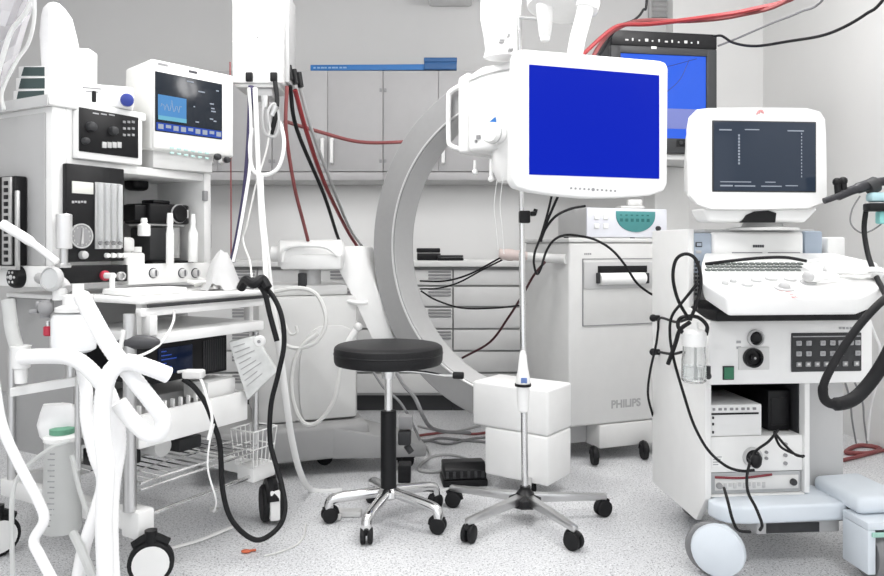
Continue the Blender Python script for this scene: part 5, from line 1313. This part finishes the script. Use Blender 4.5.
    # front right wheel fork
    c_ = U.loc(P(872, 0, 2.235)); x = c_.x; y = c_.y
    m = MB(); m.box(x-.055, x-.030, y-.06, y+.06, .04, .170, .003).box(x+.030, x+.055, y-.06, y+.06, .04, .170, .003).box(x-.055, x+.055, y-.06, y+.06, .1702, .1925, .003)
    f = m.out('wheel_fork', BGL, t)
    MB().lathe([(0, -.024), (.07, -.024), (.078, -.014), (.081, 0), (.078, .014), (.07, .024), (0, .024)], (x, y, .081), (1, 0, 0), 30).out('wheel', GRW, f)
    m = MB(); m.box(x-.045, x+.045, y-.068, y-.061, .152, .166, .002); m.out('brake_pedal', mat('mint_plastic', (.35, .58, .50), .5), f)
    for x, y in ((.14, dep-.06), (xw-.05, dep-.04)):
        castor(t, (x, y, 0), .05, .2, .03, BGL, GRW, None, twin=False, up=.03)
    # hooks at its side
    for py in (318, 352):
        q = U.hx(659, py, -.002); m = MB(); m.cyl((-.001, q.y, q.z), (-.022, q.y, q.z), .011, n=14).ball((-.024, q.y, q.z), .014, 12, 8); m.out('cable_hook', BK, t)
    return zbay0, dep, xr, zp_, at, zpT
Z0, UDEP, UXR, DESKZ, DESKAT, UZP = ultrasound()

def in_bay():
    h, rc = U.hy, U.rc
    # three stacked units in the bay
    def unit(name, px0, px1, py0, py1, v, lab, cat, z0=None, dp=.30):
        a, b, c, d = rc(px0, px1, py0, py1, v); z = z0 if z0 is not None else c
        w = U.w((a, v, 0)); t = empty(name, Fr(w.x, w.y, 5), lab, cat, z=z)
        return t, b-a, d-z
    fl = lambda t: None
    t, w, hh = unit('recorder', 711, 801, 473, 495, .012, 'grey slim recorder with red tape at the bottom of the machine bay', 'recorder', Z0+.001)
    MB().box(0, w, 0, .30, 0, hh, .004).out('casing', mat('mid_silver_plastic', (.40, .41, .42), .4), t)
    MB().box(.012, w-.01, -.004, .001, .012, hh-.012, .002).out('front_plate', CR, t)
    for k in range(9): MB().box(.04+k*.016, .050+k*.016, -.007, -.003, .018+.006*(k % 2), .036, .001).out('button', LG, t)
    m = MB(); knob(m, (.024, -.004, hh*.42), (0, -1, 0), .010, .012); m.out('knob', MG, t)
    m = MB(); m.tube([(.01, -.007, hh-.012), (.10, -.008, hh-.016), (.20, -.007, hh-.008)], .004, 8, 5, flat=.4, up=(0, 1, 0)); m.out('red_tape', mat('dark_red_tape', (.20, .03, .04), .5), t)
    m = MB(); knob(m, (w-.03, -.004, hh*.5), (0, -1, 0), .011, .012); m.out('knob', DG, t)
    z1 = Z0+.001+hh+.001
    t, w, hh = unit('camera_controller', 709, 803, 437, 472, .010, 'white control box with a round camera plug in the middle of the machine bay', 'control box', z1)
    MB().box(0, w, 0, .30, 0, hh, .004).out('casing', WM, t)
    q = h(752, 457, .008); x, z = (U.hy(752, 457, .01).x-U.hy(709, 450, .01).x), q.z-z1
    m = MB(); m.lathe([(.032, 0), (.032, .008), (.025, .010), (.025, .003)], (x, 0, z), (0, -1, 0), 26); m.mi = 1; m.lathe([(.024, .002), (.020, .02), (.018, .03), (0, .03)], (x, 0, z), (0, -1, 0), 20); m.out('camera_socket', [LG, BK], t)
    for px, py in ((785, 444), (785, 463), (785, 455), (766, 452), (766, 458)):
        q = h(px, py, .01); k = (q.x-U.hy(709, 450, .01).x, 0, q.z-z1); MB().cyl(k, Vector(k)+Vector((0, -.006, 0)), .006 if px > 780 else .005, n=12).out('button', MG, t)
    m = MB(); m.box(.010, .045, -.001, .001, .02, .055); m.mi = 1
    for k in range(4): m.box(.013, .03+.004*k, -.002, 0, .025+k*.008, .028+k*.008)
    m.out('sticker', [PPR, INKL], t)
    z2 = z1+hh+.001
    t, w, hh = unit('video_printer', 709, 762, 405, 437, .010, 'small white printer with a dark slot at the top left of the machine bay', 'printer', z2)
    MB().box(0, w, 0, .26, 0, hh, .005).out('casing', WM, t)
    m = MB(); m.box(.008, w-.012, -.002, .002, hh-.032, hh-.026); m.out('paper_slot', BK, t)
    for k in range(8): MB().box(.012+k*.019, .020+k*.019+.003*(k % 2), -.003, .001, hh-.018, hh-.010, .001).out('button', MG, t)
    for zz in (hh-.045, hh-.065, .01): MB().box(.010, .016, -.002, .001, zz, zz+.008).out('indicator', DG, t)
    # black box standing in for the dark void right of the printer
    x0 = h(768, 420, .06).x; w_ = U.w((x0, .06, 0)); m = Fr(w_.x, w_.y, 5)
    t = empty('dark_void_box', m, 'black box standing for the dark void in the machine bay, right of the white printer', 'box', z=z2)
    xe = UXR-.03-x0
    MB().box(0, xe, 0, .2, 0, .135, .008).out('casing', BK, t); MB().box(.01, xe-.01, -.003, .001, .02, .11, .003).out('front', BK, t)
    # glass bottle at the left corner
    D = 2.22; c = P(694, 382, D); s = D/F
    t = empty('humidifier_bottle', Fr(c.x, c.y, 0), 'clear glass bottle with white screw cap hanging at the left corner of the ultrasound machine', 'bottle', z=c.z)
    hz = lambda py: (382-py)*s
    MB().lathe([(0, 0), (.030, 0), (.036, .006), (.036, hz(360)), (.033, hz(352)), (.033, hz(346)), (.030, hz(346)), (.030, hz(352)), (.033, hz(360)), (.033, .008), (0, .004)], (0, 0, 0), (0, 0, 1), 28).out('jar', GLS, t)
    MB().lathe([(.034, hz(346)), (.036, hz(344)), (.036, hz(333)), (.028, hz(330)), (.012, hz(329)), (.012, hz(322)), (0, hz(322))], (0, 0, 0), (0, 0, 1), 24).out('cap', WH, t)
    MB().cyl((.004, 0, .012), (.004, 0, hz(346)), .004, n=10).out('dip_tube', MLK, t)
    MB().cyl((0, 0, .012), (0, 0, hz(366)), .031, n=24).out('water', mat('water', (.93, .95, .95), .02, trans=1.0, vary=0, ior=1.33), t)
    m = MB(); m.tube([(-.03, .0, hz(334)), (-.045, .01, hz(326)), (-.03, .02, hz(318)), (.02, .03, hz(318)), (.042, .01, hz(326)), (.036, 0, hz(335))], .006, 8); m.out('holder_loop', BK, t)
    # small valve block above it, and black clutter
    m = MB(); m.cyl(P(708, 374, 2.26), P(708, 366, 2.26), .008).ball(P(708, 376, 2.26), .011, 10, 6); m.thing('valve_tap', DG, 'tiny dark tap beside the clear glass bottle', 'tap')
    # cables of the ultrasound machine
    cable('cable', PL(2.3, (688, 318, 2.22), (678, 300, 2.20), (673, 278, 2.18), (676, 260, 2.16), (686, 254, 2.15), (696, 260, 2.14), (701, 280, 2.13), (697, 302, 2.13), (690, 320, 2.15)), .0052, BR, 'black cable in an upright loop at the left edge of the keyboard desk', 'cable')
    cable('cable', PL(2.3, (697, 284, 2.12), (684, 300, 2.18), (672, 316, 2.24), (670, 335, 2.26), (674, 360, 2.26), (684, 395, 2.27), (694, 425, 2.27), (708, 450, 2.27), (726, 466, 2.26), (742, 471, 2.26), (754, 470, 2.27)), .0045, BR, 'black cable hanging down the front left corner into the machine bay', 'cable')
    cable('cable', PL(2.3, (688, 319, 2.3), (676, 322, 2.4), (660, 318, 2.6), (658, 330, 2.64), (656, 345, 2.66), (650, 372, 2.7), (648, 395, 2.75), (653, 416, 2.8)), .0045, BR, 'black cable hanging from the side hook down the left side of the ultrasound machine', 'cable')
    cable('cable', PL(2.3, (690, 322, 2.18), (680, 330, 2.2), (675, 345, 2.22), (668, 364, 2.25)), .0065, BR, 'short thick black lead hanging left of the clear glass bottle', 'cable')
    cable('cable', PL(2.3, (659, 352, 2.63), (672, 354, 2.4), (682, 352, 2.28)), .0045, BR, 'short black lead running from the lower side hook to the glass bottle', 'cable')
    cable('cable', PL(2.3, (752, 458, 2.30), (757, 450, 2.26), (768, 442, 2.25), (775, 434, 2.28), (778, 430, 2.34)), .0042, BR, 'black lead from the round camera plug up to the dark box in the bay', 'cable')
    cable('cable', PL(2.3, (774, 432, 2.33), (784, 444, 2.26), (796, 455, 2.25), (804, 456, 2.26)), .0042, BR, 'black lead sagging at the right of the bay, upper of two', 'cable')
    cable('cable', PL(2.3, (774, 434, 2.34), (780, 446, 2.27), (790, 452, 2.26), (803, 457, 2.27)), .004, BR, 'black lead sagging at the right of the bay, lower of two', 'cable')
    cable('cable', PL(2.3, (750, 462, 2.27), (747, 476, 2.25), (748, 492, 2.17), (756, 508, 2.13), (762, 524, 2.13), (760, 530, 2.16)), .0045, BR, 'black cable dropping from the camera plug over the pale bumper', 'cable')
    cable('cable', PL(2.3, (724, 488, 2.30), (728, 502, 2.14), (732, 518, 2.12), (738, 530, 2.14), (750, 532, 2.18)), .0045, BR, 'black cable dropping from the recorder over the left part of the bumper', 'cable')
    m = MB(); m.ball(P(756, 461, 2.27), .018, 12, 8, (1, .8, 1.3)).cyl(P(750, 456, 2.29), P(757, 463, 2.27), .011); m.thing('plug', BK, 'black plug cluster on the round camera socket', 'plug')
    cable('cable', PL(2.2, (705, 264, 2.32), (730, 261, 2.30), (760, 258, 2.28), (785, 257.5, 2.28), (806, 261, 2.30)), .005, BR, 'black cord lying along the top of the keyboard from the tower', 'cord')
    # probes resting on the right of the desk
    def probe(px, py, ang, lab, s=1.0):
        p = U.w(DESKAT(px, py)); f = Fr(p.x, p.y, ang)
        t = empty('ultrasound_probe', f, lab, 'probe', 'probes on the keyboard desk', z=p.z+.004)
        m = MB(); m.tube([(-.055*s, 0, .016), (-.02*s, 0, .017), (.015*s, 0, .018), (.05*s, 0, .018)], [.011*s]*7+[.014*s]*5+[.021*s]*7, 14, flat=.8, up=(0, 0, 1)); m.out('body', WH, t)
        m = MB(); m.ball((.052*s, 0, .018), .021*s, 16, 8, (.5, 1, .75)); m.out('probe_head', LG, t)
        m = MB(); m.tube([(-.055*s, 0, .016), (-.085*s, .01, .018), (-.11*s, .03, .016), (-.12*s, .06, .02)], .004, 8); m.out('lead', CR, t)
    probe(822, 284, 200, 'white hand probe lying nearest the keys on the keyboard desk')
    probe(846, 278, 150, 'white hand probe lying in the middle of the right desk tray')
    probe(866, 280, 20, 'white hand probe lying at the right end of the keyboard desk')
    cable('cable', PL(2.2, (806, 262, 2.34), (822, 260, 2.30), (840, 266, 2.26), (852, 278, 2.22), (842, 284, 2.2)), .005, WH, 'white probe lead coiled on the right of the keyboard desk', 'cable')
    # angled dark handset at the right with blue clip
    D = 2.35
    a, b = P(824, 200, D), P(872, 184, D)
    t = empty('endoscope_camera', Fr(a.x, D, 0), 'dark grey camera handset lying out level right of the tube screen', 'camera', z=a.z-.02)
    MB().tube([P(824, 201, D), P(838, 196, D), P(850, 191, D), P(862, 187, D), P(874, 183, D), P(886, 181, D)], [.010]*6+[.015]*10+[.018]*10+[.014]*6, 14).out('handset_body', mat('charcoal_metal', (.035, .035, .04), .35, .3), t, True)
    m = MB(); m.cyl(P(838, 194, D), P(837, 182, D), .010).cyl(P(844, 192, D), P(843, 181, D), .010).ball(P(837, 182, D), .014, 10, 6).ball(P(843, 181, D), .014, 10, 6); m.out('valve', BK, t, True)
    m = MB(); m.cyl(P(868, 188, D), P(876, 184, D), .026, n=18); m.out('focus_ring', DG, t, True)
    m = MB(); a = P(872, 207, D-.02); m.box(a.x-.02, a.x+.09, a.y-.02, a.y+.02, a.z-.014, a.z+.012, .006); m.thing('instrument_clamp', BK, 'black clamp at the right edge under the dark camera handset', 'clamp')
    m = MB(); a = P(876, 197, D-.01); m.box(a.x-.025, a.x+.05, a.y-.02, a.y+.02, a.z-.016, a.z+.014, .01); m.thing('sterile_wrap', mat('pale_cyan_wrap', (.42, .62, .66), .5), 'pale blue wrap around the handset at the right edge, above the black clamp', 'wrap')
    m = MB(); a = P(881, 217, D-.01); m.box(a.x-.012, a.x+.03, a.y-.015, a.y+.015, a.z-.022, a.z+.018, .006); m.thing('clip', mat('teal_clip', (.25, .60, .58), .5), 'teal clip below the black clamp at the right edge', 'clip')
    MB().tube([P(902, 300, 2.3), P(902, 250, 2.33), P(901, 214, D), P(893, 207, D), P(886, 207, D-.02)], .010, 10).out('holder_arm', ST, bpy.data.objects['ultrasound_machine'], True)
    cable('cable', PL(2.3, (866, 209, D), (864, 230, D), (868, 255, 2.3), (876, 276, 2.2), (884, 292, 2.1), (892, 310, 2.05)), .008, BR, 'black cable hanging from the black clamp past the desk edge', 'cable')
    cable('cable', PL(2.3, (860, 196, D), (852, 210, D), (851, 224, D), (862, 233, D), (876, 228, D), (890, 216, D)), .0025, GRW, 'fine grey wire drooping in a curve below the camera handset', 'wire')
    MB().tube(PL(2.0, (896, 290, 1.90), (880, 303, 1.86), (862, 322, 1.85), (845, 345, 1.85), (830, 370, 1.85), (823, 388, 1.85), (826, 401, 1.86), (838, 404, 1.87), (855, 398, 1.88), (872, 380, 1.88), (886, 358, 1.87), (900, 330, 1.86)), [.010]*34+[.012]*12+[.017]*30, 12, 6).thing('insertion_cable', BR, 'thick black cable hanging in a wide loop before the keypad at the right edge', 'cable')
    cable('cable', PL(2.3, (868, 318, 2.4), (875, 335, 2.45), (880, 350, 2.5), (877, 380, 2.6), (870, 410, 2.8), (868, 440, 3.2)), .005, WH, 'white cable hanging behind the right side of the ultrasound machine', 'cable')
    for k, (a, b, c, lab) in enumerate(((842, 852, 856, 'leftmost'), (850, 864, 867, 'middle'))):
        cable('cable', PL(3.0, (a, 372, 2.75), (b-2, 400, 3.0), (b, 420, 3.3), (c, 443, 3.5)), .004, GRW, 'grey lead hanging to the floor by the right wall, %s of the leads there' % lab, 'cable')
    cable('cable', [FL(846, 452, .012), FL(856, 446, .012), FL(870, 446, .012), FL(880, 449, .012), FL(870, 453, .012), FL(854, 453, .012)], .011, REDD, 'dull red cable coiled flat on the floor by the right wall', 'cable', closed=True)
    cable('cable', [FL(843, 460, .010), FL(860, 456, .010), FL(880, 451, .010), FL(898, 449, .010)], .009, REDD, 'dull red cable running straight along the floor by the right wall', 'cable')
in_bay()

# ------------------------------------------------------------------ cables and small things on the floor
def floor_bits():
    z = .008
    def fc(pts, r, m, lab, cat='cable'): cable('cable', [FL(p[0], p[1], p[2] if len(p) > 2 else r) for p in pts], r, m, lab, cat)
    fc(((396, 430), (410, 436), (430, 434), (450, 432), (472, 434), (490, 432)), .007, REDD, 'dull red cable crossing the floor between stool and white tube housing')
    fc(((404, 424), (420, 440), (440, 438), (462, 440), (486, 442)), .007, GRW, 'grey cable on the floor below the dull red one')
    fc(((412, 446), (428, 441), (448, 444), (470, 439), (488, 437)), .006, GRW, 'thin grey cable weaving across the dull red cable on the floor')
    fc(((418, 426), (436, 430), (456, 431), (480, 426)), .006, GRL, 'pale grey cable lying farthest back on the floor behind the stool')
    fc(((404, 440), (424, 446), (430, 456), (421, 464), (419, 470), (430, 472), (446, 471)), .007, GRL, 'pale grey cable curling on the floor to the foot pedal')
    fc(((424, 462), (434, 456), (452, 455), (470, 460), (478, 466)), .006, GRL, 'pale grey cable arching over the back of the foot pedal')
    # cables hanging over the base between stool and hoop
    cable('cable', PL(3.2, (394, 368, 3.3), (404, 385, 3.25), (415, 398, 3.2), (424, 418, 3.2), (432, 428, 3.5), (448, 432, 3.7), (470, 433, 3.85)), .009, GRW, 'grey hose falling behind the stool column and onto the floor', 'hose')
    cable('cable', PL(3.2, (372, 370, 3.3), (384, 388, 3.28), (398, 400, 3.25), (408, 415, 3.22), (420, 440, 3.22)), .006, GRW, 'grey lead falling steeply beside the stool column', 'cable')
    cable('cable', PL(3.6, (420, 281, 3.6), (445, 281, 3.65), (470, 274, 3.5), (500, 258, 3.36)), .0045, BR, 'grey cable swinging from the hoop up to the grip bar, upper one', 'cable')
    cable('cable', PL(3.6, (420, 289, 3.6), (440, 288, 3.65), (460, 282, 3.55), (482, 270, 3.45), (502, 260, 3.38)), .004, BR, 'grey cable swinging from the hoop up to the grip bar, lower one', 'cable')
    cable('cable', PL(3.6, (421, 291, 3.6), (436, 300, 3.65), (462, 308, 3.6), (495, 308, 3.5), (522, 305, 3.45), (526, 304, 3.45)), .0045, BR, 'grey cable sagging across the drawer fronts inside the hoop', 'cable')
    cable('cable', PL(3.6, (545, 262, 3.4), (534, 275, 3.45), (522, 296, 3.5), (508, 318, 3.6), (490, 342, 3.7), (462, 358, 3.75)), .006, mat('maroon_black_rubber', (.05, .012, .015), .5), 'dark red hose falling obliquely across the drawer fronts', 'hose')
    # foot pedal
    Fp = Fr(FL(443, 488).x, FL(443, 488).y, 6)
    t = empty('foot_pedal', Fp, 'black ribbed foot pedal on the floor between stool and white tube housing', 'pedal')
    MB().box(0, .19, 0, .14, .0, .03, .006).out('pedal_base', BK, t)
    MB().prism([(.0, .032), (.13, .032), (.13, .085), (.04, .095), (0, .07)], 'x', .006, .184, .006).out('pedal_cover', BK, t)
    m = MB()
    for k in range(6): m.box(.012+k*.03, .024+k*.03, -.003, .002, .038, .066, .002)
    m.out('ribs', DG, t)
    m = MB(); a = FL(405, 482); m.box(a.x-.03, a.x+.025, a.y-.02, a.y+.06, 0, .075, .006); m.thing('transformer', BK, 'small black transformer on the floor behind the stool column', 'transformer')
    m = MB(); a = P(404, 438, 3.1); m.box(a.x-.025, a.x+.03, a.y-.03, a.y+.03, a.z-.025, a.z+.03, .008); m.cyl(a+Vector((.01, 0, -.03)), a+Vector((.03, 0, -.06)), .014); m.thing('plug', DG, 'dark plug hanging at the wedge leg right of the stool column', 'plug')
    m = MB(); a = P(406, 421, 3.12); m.box(a.x-.03, a.x+.028, a.y-.03, a.y+.03, a.z-.03, a.z+.025, .006); m.thing('connector_box', MG, 'grey connector block above the dark plug right of the stool column', 'connector')
    # white adapter and litter
    m = MB(); a = FL(350, 518); m.box(a.x-.05, a.x+.04, a.y, a.y+.05, 0, .022, .008); m.box(a.x-.055, a.x-.03, a.y-.03, a.y+.0, .0, .018, .006); m.thing('power_adapter', CR, 'small white adapter lying on the floor between the stool castors', 'adapter')
    a = FL(246, 553); m = MB(); m.ball((a.x, a.y, .006), .012, 12, 6, (1.4, .9, .5)).cyl((a.x, a.y, .006), (a.x+.03, a.y+.01, .006), .004); m.thing('cap', ORG, 'tiny orange-red cap lying on the floor at the lower left', 'cap')
    a = FL(214, 511); m = MB(); m.lathe([(.0, 0), (.016, 0), (.018, .006), (.016, .012), (0, .013)], (a.x, a.y, 0), (0, 0, 1), 16); m.thing('cap', TUBE, 'tiny pale cap on the floor under the trolley wire basket', 'cap')
    fc(((264, 556), (280, 552), (296, 545), (304, 536), (306, 524)), .003, TUBE, 'fine clear tube lying in a curve on the floor at the lower left', 'tube')
    MB().tube([FL(172, 548, .004), FL(200, 540, .004), FL(232, 527, .004)], .012, 8, 5, flat=.25, up=(0, 0, 1)).thing('strap', PPR, 'flat white strip lying on the floor in front of the trolley', 'strip')
floor_bits()

# ------------------------------------------------------------------ light and camera
def light(name, loc, sx, sy, e, col=(1, 1, 1)):
    l = bpy.data.lights.new(name, 'AREA'); l.shape = 'RECTANGLE'; l.size = sx; l.size_y = sy; l.energy = e; l.color = col
    o = bpy.data.objects.new(name, l); o.location = loc; COL.objects.link(o); return o
for k, (x, y) in enumerate(((-1.5, .5), (.9, .5))):
    light('ceiling_lamp', (x, y, 2.88), 1.2, .6, 30, (1, .99, .98))
for x, y in ((-.75, 2.7), (1.1, 2.5)):  # unseen point lights added to brighten ceiling and upper walls
    l = bpy.data.lights.new('fill_point', 'POINT'); l.energy = 62; l.shadow_soft_size = .3; l.color = (1, .99, .985)
    o = bpy.data.objects.new('fill_point', l); o.location = (x, y, 2.5); COL.objects.link(o)
for x in (-.75, .30):  # unseen fill lights added to lift the shaded backsplash
    light('backsplash_fill', (x, 4.9, 1.425), 1.0, .06, 1.6)
w = bpy.data.worlds.new('room_light'); SC.world = w; w.use_nodes = True
w.node_tree.nodes['Background'].inputs[0].default_value = (.95, .97, 1, 1); w.node_tree.nodes['Background'].inputs[1].default_value = 1.5
c = bpy.data.cameras.new('camera'); cam = bpy.data.objects.new('camera', c); COL.objects.link(cam)
cam.location = (0, 0, H); cam.rotation_euler = (PI/2, 0, 0); c.sensor_width = 36; c.lens = 36*F/884; c.shift_y = -(288-HZ)/884; c.clip_start = .05
SC.camera = cam
vs = SC.view_settings; vs.view_transform = 'Standard'; vs.look = 'None'; vs.gamma = 1; vs.use_curve_mapping = False; vs.exposure = 0.0
